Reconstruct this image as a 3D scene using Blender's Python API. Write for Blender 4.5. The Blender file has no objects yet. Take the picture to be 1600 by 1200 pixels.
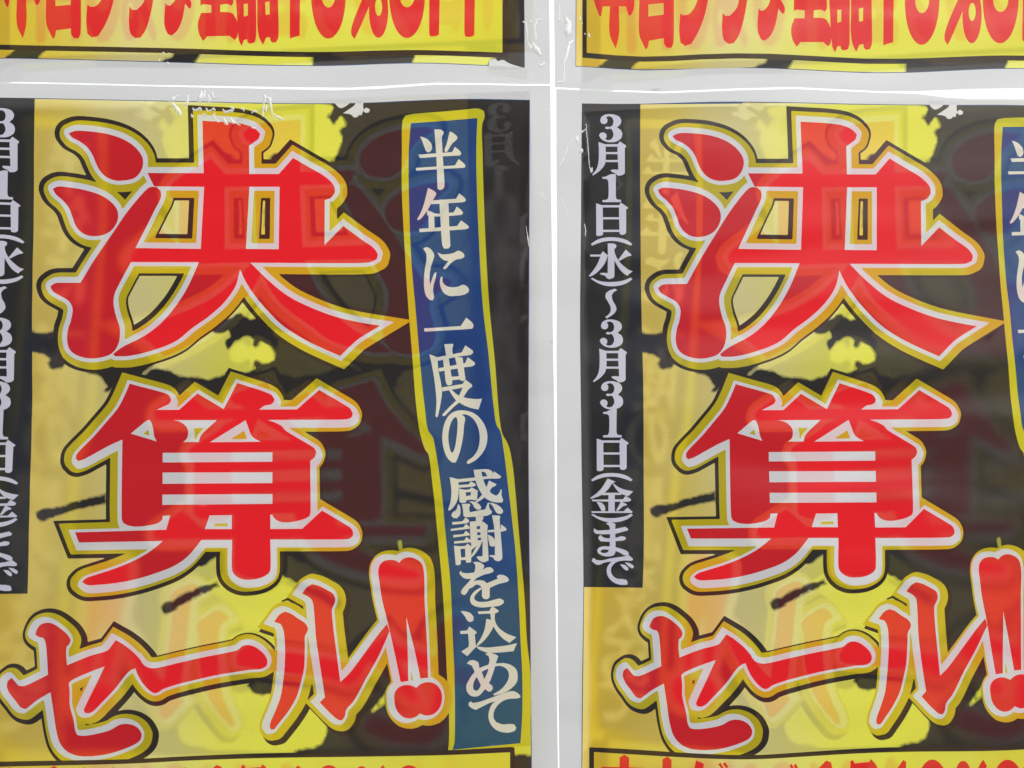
import bpy, math, random
import numpy as np
from mathutils import Vector
from mathutils.geometry import delaunay_2d_cdt

SC = bpy.context.scene
COL = SC.collection
S = 0.0005            # metres per unit of the poster drawing
ZC = 1.45             # height of the picture centre above the floor
LENS = 35.0
DIST = LENS / 36.0 * 1600 * S

# ------------------------------------------------------------------ camera, world, lamps
cam_d = bpy.data.cameras.new('camera')
cam = bpy.data.objects.new('camera', cam_d)
COL.objects.link(cam)
cam.location = (0, -DIST, ZC)
cam.rotation_euler = (math.radians(90), 0, 0)
cam_d.lens = LENS
cam_d.sensor_width = 36.0
cam_d.clip_start = 0.01
cam_d.clip_end = 50
SC.camera = cam

W = bpy.data.worlds.new('World')
SC.world = W
W.use_nodes = True
W.node_tree.nodes['Background'].inputs[0].default_value = (1.0, 1.0, 0.985, 1)
W.node_tree.nodes['Background'].inputs[1].default_value = 0.55
SC.view_settings.view_transform = 'Standard'
SC.view_settings.look = 'None'
SC.view_settings.exposure = 0.0
SC.view_settings.gamma = 1.0


def area(name, loc, aim, sx, sy, power, col=(1, 1, 1)):
    d = bpy.data.lights.new(name, 'AREA')
    d.shape = 'RECTANGLE'
    d.size = sx
    d.size_y = sy
    d.energy = power
    d.color = col
    o = bpy.data.objects.new(name, d)
    COL.objects.link(o)
    o.location = loc
    v = Vector(aim) - Vector(loc)
    o.rotation_euler = v.to_track_quat('-Z', 'Y').to_euler()
    return o


# daylight coming through the shop window behind the posters, ceiling tubes in front of them
area('window_daylight', (0, 1.0, ZC), (0, 0, ZC), 2.4, 2.0, 21, (1, 1, 0.98))
area('ceiling_tube', (-0.25, -0.95, ZC + 1.15), (0, 0, ZC), 1.2, 0.035, 5.0, (1, 1, 0.97))
area('ceiling_tube', (0.95, -1.5, ZC + 1.0), (0, 0, ZC), 1.2, 0.035, 4.0, (1, 1, 0.97))
area('veil_softbox', (1.15, -1.9, ZC + 0.62), (0.3, 0, ZC + 0.1), 1.7, 1.1, 9.0, (1, 1, 1))  # added softbox out of view, lays a milky veil over the right posters

# ------------------------------------------------------------------ materials


def lin(c):
    return tuple(((v / 255) / 12.92 if v <= 10 else ((v / 255 + 0.055) / 1.055) ** 2.4) for v in c)


def nt(m):
    m.use_nodes = True
    t = m.node_tree
    for n in list(t.nodes):
        t.nodes.remove(n)
    out = t.nodes.new('ShaderNodeOutputMaterial')
    return t, out


def ramp(t, stops):
    r = t.nodes.new('ShaderNodeValToRGB')
    el = r.color_ramp.elements
    while len(el) > 1:
        el.remove(el[-1])
    el[0].position = stops[0][0]
    el[0].color = (*lin(stops[0][1]), 1)
    for p, c in stops[1:]:
        e = el.new(p)
        e.color = (*lin(c), 1)
    return r


def gold_gradient(t):
    """metallic-look printed gradient that runs across the poster, read from the print's own UV map"""
    uv = t.nodes.new('ShaderNodeUVMap')
    uv.uv_map = 'print'
    sep = t.nodes.new('ShaderNodeSeparateXYZ')
    t.links.new(uv.outputs[0], sep.inputs[0])
    n = t.nodes.new('ShaderNodeTexNoise')
    n.inputs['Scale'].default_value = 9.0
    n.inputs['Detail'].default_value = 2
    t.links.new(uv.outputs[0], n.inputs['Vector'])
    mp = t.nodes.new('ShaderNodeMapRange')
    mp.inputs['From Min'].default_value = 0.3
    mp.inputs['From Max'].default_value = 0.7
    mp.inputs['To Min'].default_value = -0.02
    mp.inputs['To Max'].default_value = 0.02
    t.links.new(n.outputs['Fac'], mp.inputs['Value'])
    ad = t.nodes.new('ShaderNodeMath')
    ad.operation = 'ADD'
    t.links.new(sep.outputs[0], ad.inputs[0])
    t.links.new(mp.outputs[0], ad.inputs[1])
    r = ramp(t, [(0.0, (232, 192, 44)), (0.09, (222, 188, 62)), (0.2, (224, 202, 98)), (0.30, (226, 213, 148)),
                 (0.38, (228, 219, 130)), (0.48, (230, 225, 92)), (0.62, (231, 229, 68)), (1.0, (228, 226, 60))])
    sc = t.nodes.new('ShaderNodeMath')
    sc.operation = 'ADD'
    t.links.new(ad.outputs[0], sc.inputs[0])
    sc.inputs[1].default_value = 0.06
    t.links.new(sc.outputs[0], r.inputs[0])
    return r.outputs[0]


def blue_gradient(t):
    uv = t.nodes.new('ShaderNodeUVMap')
    uv.uv_map = 'print'
    sep = t.nodes.new('ShaderNodeSeparateXYZ')
    t.links.new(uv.outputs[0], sep.inputs[0])
    r = ramp(t, [(0.0, (14, 62, 122)), (0.35, (12, 58, 124)), (0.6, (10, 60, 118)), (0.8, (12, 70, 108)), (1.0, (12, 74, 104))])
    t.links.new(sep.outputs[1], r.inputs[0])
    return r.outputs[0]


MATS = {}


def ink(name, col, trans, tcol, grad=None, splash=False, gain=1.0):
    """laminated, slightly see-through print: an ink colour under glossy film, the reverse side glimmers through"""
    if name in MATS:
        return MATS[name]
    m = bpy.data.materials.new(name)
    t, out = nt(m)
    p = t.nodes.new('ShaderNodeBsdfPrincipled')
    p.inputs['Roughness'].default_value = 0.34
    p.inputs['Specular IOR Level'].default_value = 0.25
    p.inputs['Coat Weight'].default_value = 0.30
    p.inputs['Coat Roughness'].default_value = 0.22
    tr = t.nodes.new('ShaderNodeBsdfRefraction')   # milky paper: what lies behind shows blurred
    tr.inputs['IOR'].default_value = 1.45
    tr.inputs['Roughness'].default_value = 0.85
    mx = t.nodes.new('ShaderNodeMixShader')
    uv = t.nodes.new('ShaderNodeUVMap')
    uv.uv_map = 'print'
    # grain of the inkjet print
    gr = t.nodes.new('ShaderNodeTexNoise')
    gr.inputs['Scale'].default_value = 520
    gr.inputs['Detail'].default_value = 2
    t.links.new(uv.outputs[0], gr.inputs['Vector'])
    mr = t.nodes.new('ShaderNodeMapRange')
    mr.inputs['From Min'].default_value = 0.25
    mr.inputs['From Max'].default_value = 0.75
    k = 0.30 if sum(col) < 240 else (0.10 if splash else 0.08)
    mr.inputs['To Min'].default_value = gain * (1 - k)
    mr.inputs['To Max'].default_value = gain * (1 + k)
    t.links.new(gr.outputs['Fac'], mr.inputs['Value'])
    mul = t.nodes.new('ShaderNodeVectorMath')
    mul.operation = 'SCALE'
    t.links.new(mr.outputs[0], mul.inputs['Scale'])
    if grad == 'gold':
        src = gold_gradient(t)
    elif grad == 'blue':
        src = blue_gradient(t)
    else:
        rgb = t.nodes.new('ShaderNodeRGB')
        rgb.outputs[0].default_value = (*lin(col), 1)
        src = rgb.outputs[0]
    tr.inputs[0].default_value = (*tcol, 1)
    mx.inputs[0].default_value = trans
    if splash:
        at = t.nodes.new('ShaderNodeAttribute')
        at.attribute_name = 'splash'
        m1 = t.nodes.new('ShaderNodeMix')
        m1.data_type = 'RGBA'
        t.links.new(at.outputs['Fac'], m1.inputs[0])
        t.links.new(src, m1.inputs[6])
        m1.inputs[7].default_value = (*lin((27, 24, 22)), 1)
        src = m1.outputs[2]
        m2 = t.nodes.new('ShaderNodeMix')
        m2.data_type = 'RGBA'
        t.links.new(at.outputs['Fac'], m2.inputs[0])
        m2.inputs[6].default_value = (*tcol, 1)
        m2.inputs[7].default_value = (1.0, 0.84, 0.78, 1)
        t.links.new(m2.outputs[2], tr.inputs[0])
        m3 = t.nodes.new('ShaderNodeMapRange')
        m3.inputs['To Min'].default_value = trans
        m3.inputs['To Max'].default_value = 0.056
        t.links.new(at.outputs['Fac'], m3.inputs['Value'])
        t.links.new(m3.outputs[0], mx.inputs[0])
    t.links.new(src, mul.inputs[0])
    t.links.new(mul.outputs[0], p.inputs['Base Color'])
    # film ripple
    tc = t.nodes.new('ShaderNodeTexCoord')
    mpn = t.nodes.new('ShaderNodeMapping')
    mpn.inputs['Scale'].default_value = (7, 7, 24)
    t.links.new(tc.outputs['Object'], mpn.inputs[0])
    n2 = t.nodes.new('ShaderNodeTexNoise')
    n2.inputs['Scale'].default_value = 1.0
    n2.inputs['Detail'].default_value = 0.4
    t.links.new(mpn.outputs[0], n2.inputs['Vector'])
    b = t.nodes.new('ShaderNodeBump')
    b.inputs['Strength'].default_value = 1.0
    b.inputs['Distance'].default_value = 0.008
    t.links.new(n2.outputs['Fac'], b.inputs['Height'])
    t.links.new(b.outputs[0], p.inputs['Normal'])
    t.links.new(b.outputs[0], p.inputs['Coat Normal'])
    t.links.new(p.outputs[0], mx.inputs[1])
    t.links.new(tr.outputs[0], mx.inputs[2])
    t.links.new(mx.outputs[0], out.inputs[0])
    MATS[name] = m
    return m


def reverse_ink(name, col, grad=None, splash=False):
    """print on the reverse side, lit from behind by the window"""
    name = 'reverse_' + name
    if name in MATS:
        return MATS[name]
    m = bpy.data.materials.new(name)
    t, out = nt(m)
    d = t.nodes.new('ShaderNodeBsdfDiffuse')
    tl = t.nodes.new('ShaderNodeBsdfTranslucent')
    mx = t.nodes.new('ShaderNodeMixShader')
    mx.inputs[0].default_value = 0.75
    if grad == 'gold':
        src = gold_gradient(t)
    elif grad == 'blue':
        src = blue_gradient(t)
    else:
        rgb = t.nodes.new('ShaderNodeRGB')
        rgb.outputs[0].default_value = (*lin(col), 1)
        src = rgb.outputs[0]
    if splash:
        at = t.nodes.new('ShaderNodeAttribute')
        at.attribute_name = 'splash'
        m1 = t.nodes.new('ShaderNodeMix')
        m1.data_type = 'RGBA'
        t.links.new(at.outputs['Fac'], m1.inputs[0])
        t.links.new(src, m1.inputs[6])
        m1.inputs[7].default_value = (*lin((20, 20, 22)), 1)
        src = m1.outputs[2]
    t.links.new(src, d.inputs[0])
    t.links.new(src, tl.inputs[0])
    t.links.new(d.outputs[0], mx.inputs[1])
    t.links.new(tl.outputs[0], mx.inputs[2])
    t.links.new(mx.outputs[0], out.inputs[0])
    MATS[name] = m
    return m


#            colour, see-through share, tint, gradient, splash
INKS = {
    'edge_blue': ((38, 66, 122), 0.05, (0.9, 0.9, 0.9), None, False),
    'white_paper': ((214, 214, 215), 0.10, (0.9, 0.9, 0.9), None, False),
    'splash_artwork': ((225, 225, 60), 0.22, (1.0, 0.95, 0.55), 'gold', True),
    'panel_yellow': ((225, 225, 60), 0.21, (1.0, 0.95, 0.55), 'gold', False),
    'white_splatter': ((222, 222, 220), 0.10, (0.9, 0.9, 0.9), None, False),
    'black_ink': ((24, 24, 26), 0.042, (1.0, 0.88, 0.85), None, False),
    'outline_black': ((34, 22, 16), 0.05, (1.0, 0.6, 0.5), None, False),
    'date_white': ((208, 206, 222), 0.08, (0.9, 0.9, 0.9), None, False),
    'frame_yellow': ((210, 202, 22), 0.20, (1.0, 0.85, 0.3), None, False),
    'banner_blue': ((18, 58, 110), 0.085, (0.45, 0.8, 1.0), 'blue', False),
    'banner_white': ((226, 222, 208), 0.14, (1, 1, 1), None, False),
    'outline_gold': ((206, 186, 12), 0.27, (1.0, 0.75, 0.2), None, False),
    'outline_white': ((222, 219, 222), 0.16, (1, 1, 1), None, False),
    'red_ink': ((234, 22, 38), 0.29, (1.0, 0.22, 0.12), None, False),
    'box_red': ((228, 36, 34), 0.15, (1.0, 0.25, 0.15), None, False),
}


def M(k):
    c, tr_, tc_, g, sp = INKS[k]
    return ink(k, c, tr_, tc_, g, sp)


def MR(k):
    c, tr_, tc_, g, sp = INKS[k]
    return reverse_ink(k, c, g, sp)


# ------------------------------------------------------------------ 2-D drawing helpers
def C(ox, oy, s, pts):
    return [(ox + x / s, oy + y / s) for x, y in pts]


def area2(p):
    x, y = p[:, 0], p[:, 1]
    return 0.5 * float(np.sum(x * np.roll(y, -1) - np.roll(x, -1) * y))


def smooth(pts, corner=40, step=2.2):
    """closed outline: soft vertices are rounded, sharp ones stay corners"""
    p = np.array(pts, float)
    keep = [i for i in range(len(p)) if np.hypot(*(p[i] - p[i - 1])) > 0.05]
    p = p[keep]
    n = len(p)
    d = np.roll(p, -1, 0) - p
    L = np.hypot(d[:, 0], d[:, 1])
    u = d / L[:, None]
    ang = np.zeros(n)
    for i in range(n):
        a, b = u[i - 1], u[i]
        ang[i] = math.degrees(math.atan2(a[0] * b[1] - a[1] * b[0], float(a @ b)))
    cor = np.abs(ang) > corner
    out = []
    for i in range(n):
        j = (i + 1) % n
        if cor[i] and cor[j]:
            out.append(tuple(p[i]))
            continue
        ta = u[i] if cor[i] else (u[i - 1] + u[i]) / (np.hypot(*(u[i - 1] + u[i])) + 1e-9)
        tb = u[i] if cor[j] else (u[i] + u[j]) / (np.hypot(*(u[i] + u[j])) + 1e-9)
        # keep long straight runs straight: limit tangents to the shorter neighbour's scale
        la = min(L[i], 3.0 * L[i - 1]) if not cor[i] else L[i]
        lb = min(L[i], 3.0 * L[j]) if not cor[j] else L[i]
        k = max(1, int(L[i] / step))
        for q in range(k):
            t = q / k
            h00 = 2 * t**3 - 3 * t**2 + 1
            h10 = t**3 - 2 * t**2 + t
            h01 = -2 * t**3 + 3 * t**2
            h11 = t**3 - t**2
            out.append(tuple(h00 * p[i] + h10 * la * ta + h01 * p[j] + h11 * lb * tb))
    return np.array(out)


def rdp(p, tol):
    """simplify a closed outline"""
    n = len(p)
    if n < 8:
        return p
    far = int(np.argmax(np.hypot(*(p - p[0]).T)))

    def run(a):
        keep = [0, len(a) - 1]
        st = [(0, len(a) - 1)]
        while st:
            i, j = st.pop()
            if j <= i + 1:
                continue
            v = a[j] - a[i]
            l = np.hypot(*v) + 1e-12
            q = a[i + 1:j] - a[i]
            d = np.abs(q[:, 0] * v[1] - q[:, 1] * v[0]) / l
            k = int(np.argmax(d))
            if d[k] > tol:
                keep.append(i + 1 + k)
                st += [(i, i + 1 + k), (i + 1 + k, j)]
        return a[sorted(set(keep))]
    a = run(p[:far + 1])
    b = run(np.vstack([p[far:], p[:1]]))
    return np.vstack([a[:-1], b[:-1]])


def inside(P, X, Y):
    """even-odd test of many points against a list of closed outlines"""
    r = np.zeros(X.shape, bool)
    for p in P:
        x0, y0 = p.min(0)
        x1, y1 = p.max(0)
        m = (X >= x0) & (X <= x1) & (Y >= y0) & (Y <= y1)
        if not m.any():
            continue
        xs, ys = X[m], Y[m]
        c = np.zeros(xs.shape, bool)
        q = np.roll(p, -1, 0)
        for (ax, ay), (bx, by) in zip(p, q):
            if ay == by:
                continue
            k = (ay > ys) != (by > ys)
            c ^= k & (xs < (bx - ax) * (ys - ay) / (by - ay) + ax)
        r[m] ^= c
    return r


def seg_dist(P, X, Y):
    d2 = np.full(X.shape, 1e9)
    for p in P:
        q = np.roll(p, -1, 0)
        for (ax, ay), (bx, by) in zip(p, q):
            vx, vy = bx - ax, by - ay
            l = vx * vx + vy * vy
            if l < 1e-12:
                continue
            t = np.clip(((X - ax) * vx + (Y - ay) * vy) / l, 0, 1)
            e = (X - ax - t * vx) ** 2 + (Y - ay - t * vy) ** 2
            np.minimum(d2, e, out=d2)
    return np.sqrt(d2)


GX0, GY0, GST = -120.0, 120.0, 1.5
GNX, GNY = 660, 850
gxs = GX0 + GST * np.arange(GNX)
gys = GY0 + GST * np.arange(GNY)


def window(P, pad):
    a = np.vstack(P)
    x0, y0 = a.min(0) - pad
    x1, y1 = a.max(0) + pad
    i0 = max(0, int((x0 - GX0) / GST))
    i1 = min(GNX, int((x1 - GX0) / GST) + 2)
    j0 = max(0, int((y0 - GY0) / GST))
    j1 = min(GNY, int((y1 - GY0) / GST) + 2)
    return i0, i1, j0, j1


def signed(P, pad):
    i0, i1, j0, j1 = window(P, pad)
    X, Y = np.meshgrid(gxs[i0:i1], gys[j0:j1])
    d = seg_dist(P, X, Y)
    d[inside(P, X, Y)] *= -1
    return (i0, i1, j0, j1), X, Y, d


def _full(w, f):
    full = np.full((GNY, GNX), 50.0, np.float32)
    full[w[2]:w[3], w[0]:w[1]] = f
    return full


def offset_field(P, d, shift=(0, 0), raw=None, limit=3.2):
    """field < 0 where the ring of width d round the outlines P lies; sharp corners are mitred"""
    P2 = [p + np.array(shift) for p in P]
    w, X, Y, s = signed(P2, d * 3.2 + 4)
    f = s - d
    P3 = [np.array(p, float) + np.array(shift) for p in (raw or [])]
    if not P3:
        return _full(w, f)
    big = max(P3, key=lambda a: abs(area2(a)))
    sg = 1 if area2(big) > 0 else -1
    for p in P3:
        hole = p is not big and inside([big], p[:1, 0], p[:1, 1])[0]
        o = p if (area2(p) > 0) == (not hole) else p[::-1]
        n = len(o)
        for i in range(n):
            a = o[i] - o[i - 1]
            b = o[(i + 1) % n] - o[i]
            la, lb = np.hypot(*a), np.hypot(*b)
            if min(la, lb) < 10:
                continue
            a, b = a / la, b / lb
            tu = math.atan2(a[0] * b[1] - a[1] * b[0], float(a @ b))
            if tu < math.radians(32):
                continue
            na = np.array((a[1], -a[0]))
            nb = np.array((b[1], -b[0]))
            m = na + nb
            ml = np.hypot(*m)
            if ml < 0.2:
                continue
            m /= ml
            r = min(1 / max(0.05, float(m @ na)), limit)
            q = np.array([o[i] - m * 0.5, o[i] + na * d, o[i] + m * d * r, o[i] + nb * d])
            x0, y0 = q.min(0) - 3
            x1, y1 = q.max(0) + 3
            k = (X >= x0) & (X <= x1) & (Y >= y0) & (Y <= y1)
            if not k.any():
                continue
            e = seg_dist([q], X[k], Y[k])
            e[inside([q], X[k], Y[k])] *= -1
            f[k] = np.minimum(f[k], e)
    return _full(w, f)


def isolines(F, tol=0.12):
    """closed outlines of F == 0 by marching squares"""
    ins = F < 0
    pts = {}
    nxt = {}

    def vert(key):
        if key not in pts:
            a, b, h = key
            v0 = F[b, a]
            v1 = F[b, a + 1] if h == 0 else F[b + 1, a]
            t = v0 / (v0 - v1)
            pts[key] = (gxs[a] + (t * GST if h == 0 else 0), gys[b] + (t * GST if h == 1 else 0))
        return key
    c = ins[:-1, :-1].astype(int) + 2 * ins[:-1, 1:] + 4 * ins[1:, 1:] + 8 * ins[1:, :-1]
    T = {1: [(3, 0)], 2: [(0, 1)], 3: [(3, 1)], 4: [(1, 2)], 5: [(3, 0), (1, 2)], 6: [(0, 2)], 7: [(3, 2)], 8: [(2, 3)], 9: [(2, 0)],
         10: [(0, 1), (2, 3)], 11: [(2, 1)], 12: [(1, 3)], 13: [(1, 0)], 14: [(0, 3)]}
    js, is_ = np.nonzero((c > 0) & (c < 15))
    for j, i in zip(js.tolist(), is_.tolist()):
        E_ = ((i, j, 0), (i + 1, j, 1), (i, j + 1, 0), (i, j, 1))
        for a, b in T[int(c[j, i])]:
            nxt.setdefault(vert(E_[a]), []).append(vert(E_[b]))
    loops = []
    while nxt:
        k = next(iter(nxt))
        loop = [k]
        cur = nxt[k].pop()
        if not nxt[k]:
            del nxt[k]
        while cur != k and cur in nxt:
            loop.append(cur)
            n_ = nxt[cur].pop()
            if not nxt[cur]:
                del nxt[cur]
            cur = n_
        p = np.array([pts[q] for q in loop])
        if len(p) > 5 and abs(area2(p)) > 1.5:
            loops.append(rdp(p, tol))
    return loops


def sample(F, x, y):
    fx = np.clip((x - GX0) / GST, 0, GNX - 1.001)
    fy = np.clip((y - GY0) / GST, 0, GNY - 1.001)
    i = fx.astype(int)
    j = fy.astype(int)
    u, v = fx - i, fy - j
    return F[j, i] * (1 - u) * (1 - v) + F[j, i + 1] * u * (1 - v) + F[j + 1, i] * (1 - u) * v + F[j + 1, i + 1] * u * v

# ------------------------------------------------------------------ the drawing on the posters (one design, printed on all four)
CORR = [((316, 189), (1251, 190)), ((108, 208), (1050.5, 211)), ((593.75, 508.75), (1527.5, 508.75)), ((531, 556), (1467, 557)),
        ((375, 421), (1312.5, 422.5)), ((105.5, 535), (1057, 535)), ((82.5, 295), (1027.5, 297.5)), ((623.6, 879.4), (1559.3, 874)), ((202, 599.5), (1149, 600.5)), ((117.7, 831.8), (1074, 826)),
        ((191.5, 686.5), (1140, 685.5)), ((551.5, 834.5), (1490, 831)), ((550.7, 646.7), (1488, 646)), ((389.5, 905.7), (1336, 902)),
        ((74, 973.6), (1032.5, 962.5)), ((181, 1000), (1135, 991)), ((418, 1028), (1361, 1022.5)), ((488, 912), (1431, 909)),
        ((641, 1123), (1569, 1110)), ((533, 1125.6), (1470, 1115)), ((221, 1147), (1175, 1142)), ((42, 928), (1005, 918.4)),
        ((55, 153.5), (1001, 163)), ((-42, 152), (910, 161)), ((-58, 930), (910.5, 918)), ((-45, 1194), (921.6, 1169)),
        ((400, 1177.5), (1350, 1168.6)), ((640, 1173.5), (1575, 1165.3)), ((629, 188), (1555, 192)), ((642, 192), (1566.4, 199.6)),
        ((640, 505), (1568.8, 507.5)), ((52, 517), (1003, 519))]


def basis(x, y):
    x = (np.asarray(x, float) - 400) / 450
    y = (np.asarray(y, float) - 650) / 500
    return np.stack([np.ones_like(x), x, y, x * y, x * x, y * y, x * x * y, x * y * y, x ** 3, y ** 3], -1)


_A = np.array([a for a, b in CORR], float)
_B = np.array([b for a, b in CORR], float)
_Bs = _B - np.array((935, 0))
D2R = np.linalg.lstsq(basis(_A[:, 0], _A[:, 1]), _B - _A, rcond=None)[0]
R2D = np.linalg.lstsq(basis(_Bs[:, 0], _Bs[:, 1]), _A - _B, rcond=None)[0]




def _bumps(P, R, sig=90.0):
    K = np.exp(-((P[:, None] - P[None]) ** 2).sum(-1) / (2 * sig * sig))
    Wt = np.linalg.solve(K + 0.15 * np.eye(len(P)), R)
    return lambda X: np.exp(-((X[..., None, :] - P) ** 2).sum(-1) / (2 * sig * sig)) @ Wt


_F1 = _bumps(_A, (_B - _A) - basis(_A[:, 0], _A[:, 1]) @ D2R)
_F2 = _bumps(_Bs, (_A - _B) - basis(_Bs[:, 0], _Bs[:, 1]) @ R2D)


def d2r(x, y):
    q = np.stack(np.broadcast_arrays(np.asarray(x, float), np.asarray(y, float)), -1)
    o = basis(x, y) @ D2R + _F1(q)
    return x + o[..., 0], y + o[..., 1]


def r2d(pts):
    p = np.array(pts, float)
    o = basis(p[:, 0] - 935, p[:, 1]) @ R2D + _F2(p - np.array((935, 0)))
    return [tuple(q) for q in (p + o)]


# the foot of the design was measured on the upper posters, whose sheets are squeezed differently at the left
_NEW = np.array([-60, -46, 13, 83, 338, 465, 641, 797, 860], float)
_OLD = _NEW - np.array([-44, -41, -32, -27, -15, -11, -9, 0, 0])


def foot(pts):
    return [(float(np.interp(x, _OLD, _NEW)), y) for x, y in pts]


def unfoot(x):
    return np.interp(x, _NEW, _OLD) + np.where(x < -60, x + 60, 0)


def top_wave(x):
    return np.interp(x, [-60, 1, 45, 89, 135, 180, 235, 291, 360, 437, 500, 560, 640, 850],
                     [12.5, 13.7, 16.5, 17.6, 15.5, 12, 9.2, 8.6, 9.6, 11, 9.8, 8.5, 7.7, 7])


# the two big kanji ------------------------------------------------
c5, c6, c7, c8 = (0, 150, 4), (300, 150, 4), (0, 400, 4), (300, 400, 4)
KETSU = [
    [C(*c5, [(432, 235), (470, 220), (560, 222), (680, 240), (780, 275), (850, 325), (890, 385), (893, 430), (875, 475), (840, 510), (790, 525), (720, 527),
             (665, 507), (625, 468), (600, 420), (580, 370), (545, 320), (500, 285), (450, 258)])],
    [C(*c5, [(330, 580), (355, 567), (440, 572), (540, 590), (630, 620), (690, 660), (730, 710), (737, 760), (715, 815), (680, 850), (620, 873), (550, 872),
             (500, 845), (470, 805), (452, 755), (430, 700), (390, 650), (345, 610)])],
    [C(*c6, [(65, 155), (250, 166), (340, 180), (395, 205), (425, 235), (415, 268), (355, 310), (355, 485), (540, 485), (630, 385), (720, 437), (840, 510),
             (888, 565), (892, 600), (870, 632), (828, 650), (828, 930), (945, 812), (1050, 890), (1140, 955), (1162, 990), (1155, 1020), (1110, 1040), (365, 1042)])
     + C(*c8, [(480, 155), (600, 250), (750, 325), (900, 380), (1050, 415), (1175, 435), (1100, 480), (1030, 525), (925, 625), (800, 570), (680, 510), (560, 430),
               (460, 330), (380, 230), (330, 150), (300, 85), (270, 190), (200, 290), (100, 380), (0, 450)])
     + C(*c7, [(1100, 530), (950, 590), (800, 625), (720, 627), (705, 612), (760, 572), (900, 500), (1000, 425), (1100, 310), (1180, 180), (1243, 38), (820, 38),
               (760, 150), (715, 245), (712, 300), (728, 380), (748, 440), (750, 500), (735, 560), (700, 607), (640, 632), (560, 640), (480, 620), (440, 590), (422, 540),
               (428, 460), (448, 400), (455, 320), (430, 280), (380, 250), (328, 215), (318, 190), (345, 172), (420, 168), (505, 168)])
     + C(*c5, [(600, 1010), (700, 860), (800, 715), (905, 590), (935, 568), (975, 567), (1000, 590), (1003, 625), (960, 720), (845, 950), (1253, 955), (1272, 565),
               (960, 563), (920, 480), (1270, 480)]),
     C(*c6, [(355, 565), (545, 565), (541, 957), (336, 955)])],
]
A_, B_, C_, D_ = (100, 580, 20 / 3), (340, 580, 20 / 3), (100, 740, 20 / 3), (340, 740, 20 / 3)
SAN = [[
    C(*A_, [(680, 130), (1050, 230), (1090, 252), (1113, 300), (1095, 335), (1060, 355), (960, 403), (1195, 403), (1385, 232)])
    + C(*B_, [(60, 395), (200, 122), (500, 220), (560, 250), (590, 295), (578, 325), (545, 348), (490, 358), (430, 400), (825, 398), (1055, 195), (1320, 350),
              (1380, 390), (1408, 440), (1400, 475), (1370, 495), (1310, 503), (520, 508), (620, 545), (670, 575), (700, 612), (960, 770), (1010, 805), (1028, 845),
              (1015, 890), (965, 935)])
    + C(*D_, [(968, 400), (960, 440), (920, 465), (800, 500), (720, 508), (650, 500), (600, 475), (580, 450), (570, 428), (548, 428), (550, 578), (880, 575),
              (1088, 385), (1340, 535), (1390, 570), (1412, 620), (1405, 655), (1370, 680), (1310, 685), (548, 687), (548, 1010), (530, 1040), (450, 1085),
              (330, 1105), (260, 1100), (190, 1065), (155, 1020), (150, 690)])
    + C(*C_, [(1430, 692), (1370, 770), (1280, 870), (1150, 960), (950, 1040), (750, 1100), (550, 1140), (350, 1160), (230, 1160), (183, 1130), (220, 1095),
              (330, 1055), (500, 1000), (700, 920), (850, 840), (950, 770), (1030, 702), (155, 718), (115, 612), (1065, 585), (1108, 435), (1030, 440), (1025, 480),
              (990, 510), (880, 540), (760, 552), (670, 540), (620, 515), (605, 480)])
    + C(*A_, [(608, 712), (480, 770), (300, 868), (200, 920), (150, 935), (125, 910), (130, 870), (170, 820), (300, 690), (430, 540), (560, 380), (640, 225)]),
    C(*A_, [(695, 650), (865, 512), (890, 508), (910, 540), (930, 620), (940, 680), (965, 730)]),
    C(*A_, [(1140, 510), (1590, 510), (1420, 680), (1405, 738), (1240, 738), (1275, 710), (1292, 650), (1285, 600), (1250, 555), (1200, 525)]),
    C(*B_, [(290, 510), (320, 590), (360, 680), (450, 735), (-80, 740)]),
    C(*A_, [(1030, 850), (2172, 845), (2172, 943), (1030, 950)]),
    C(*A_, [(1030, 1055), (2172, 1052), (2172, 1060 + 105), (1030, 1172)]),
    C(*C_, [(1028, 218), (2172, 212), (2172, 315), (1028, 325)]),
    C(*C_, [(1518, 435), (1748, 432), (1748, 578), (1468, 578)]),
]]
E_, F_, G_, H_, I_ = (0, 900, 5), (200, 880, 5), (400, 840, 5), (400, 960, 5), (0, 1040, 5)
SE = [[C(*E_, [(345, 370), (385, 368), (430, 385), (480, 420), (530, 465), (550, 500), (542, 530), (520, 552), (516, 600), (525, 697), (700, 625), (850, 575),
               (872, 545), (905, 500), (960, 530), (1040, 590), (1085, 635), (1110, 665), (1090, 700), (1062, 720), (1035, 728), (1000, 755), (900, 880), (800, 985), (720, 1062), (690, 1072),
               (663, 1068), (655, 1045), (680, 990), (760, 830), (820, 705), (700, 750), (560, 815), (538, 835), (545, 900)])
       + C(*I_, [(545, 300), (575, 430), (590, 520), (605, 545), (640, 550), (750, 535), (870, 500), (930, 465), (980, 455), (1040, 465), (1085, 495), (1107, 535),
                 (1100, 575), (1070, 605), (1000, 640), (850, 690), (700, 711), (600, 706), (520, 672), (470, 615), (440, 520), (420, 380), (395, 208), (290, 270),
                 (240, 310), (200, 340), (165, 330), (120, 275), (70, 210), (52, 160), (60, 120), (90, 97), (115, 125), (145, 158), (185, 160), (375, 72)])
       + C(*E_, [(365, 620), (350, 510), (335, 485), (300, 478), (272, 458), (285, 420), (310, 385)])]]
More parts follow.
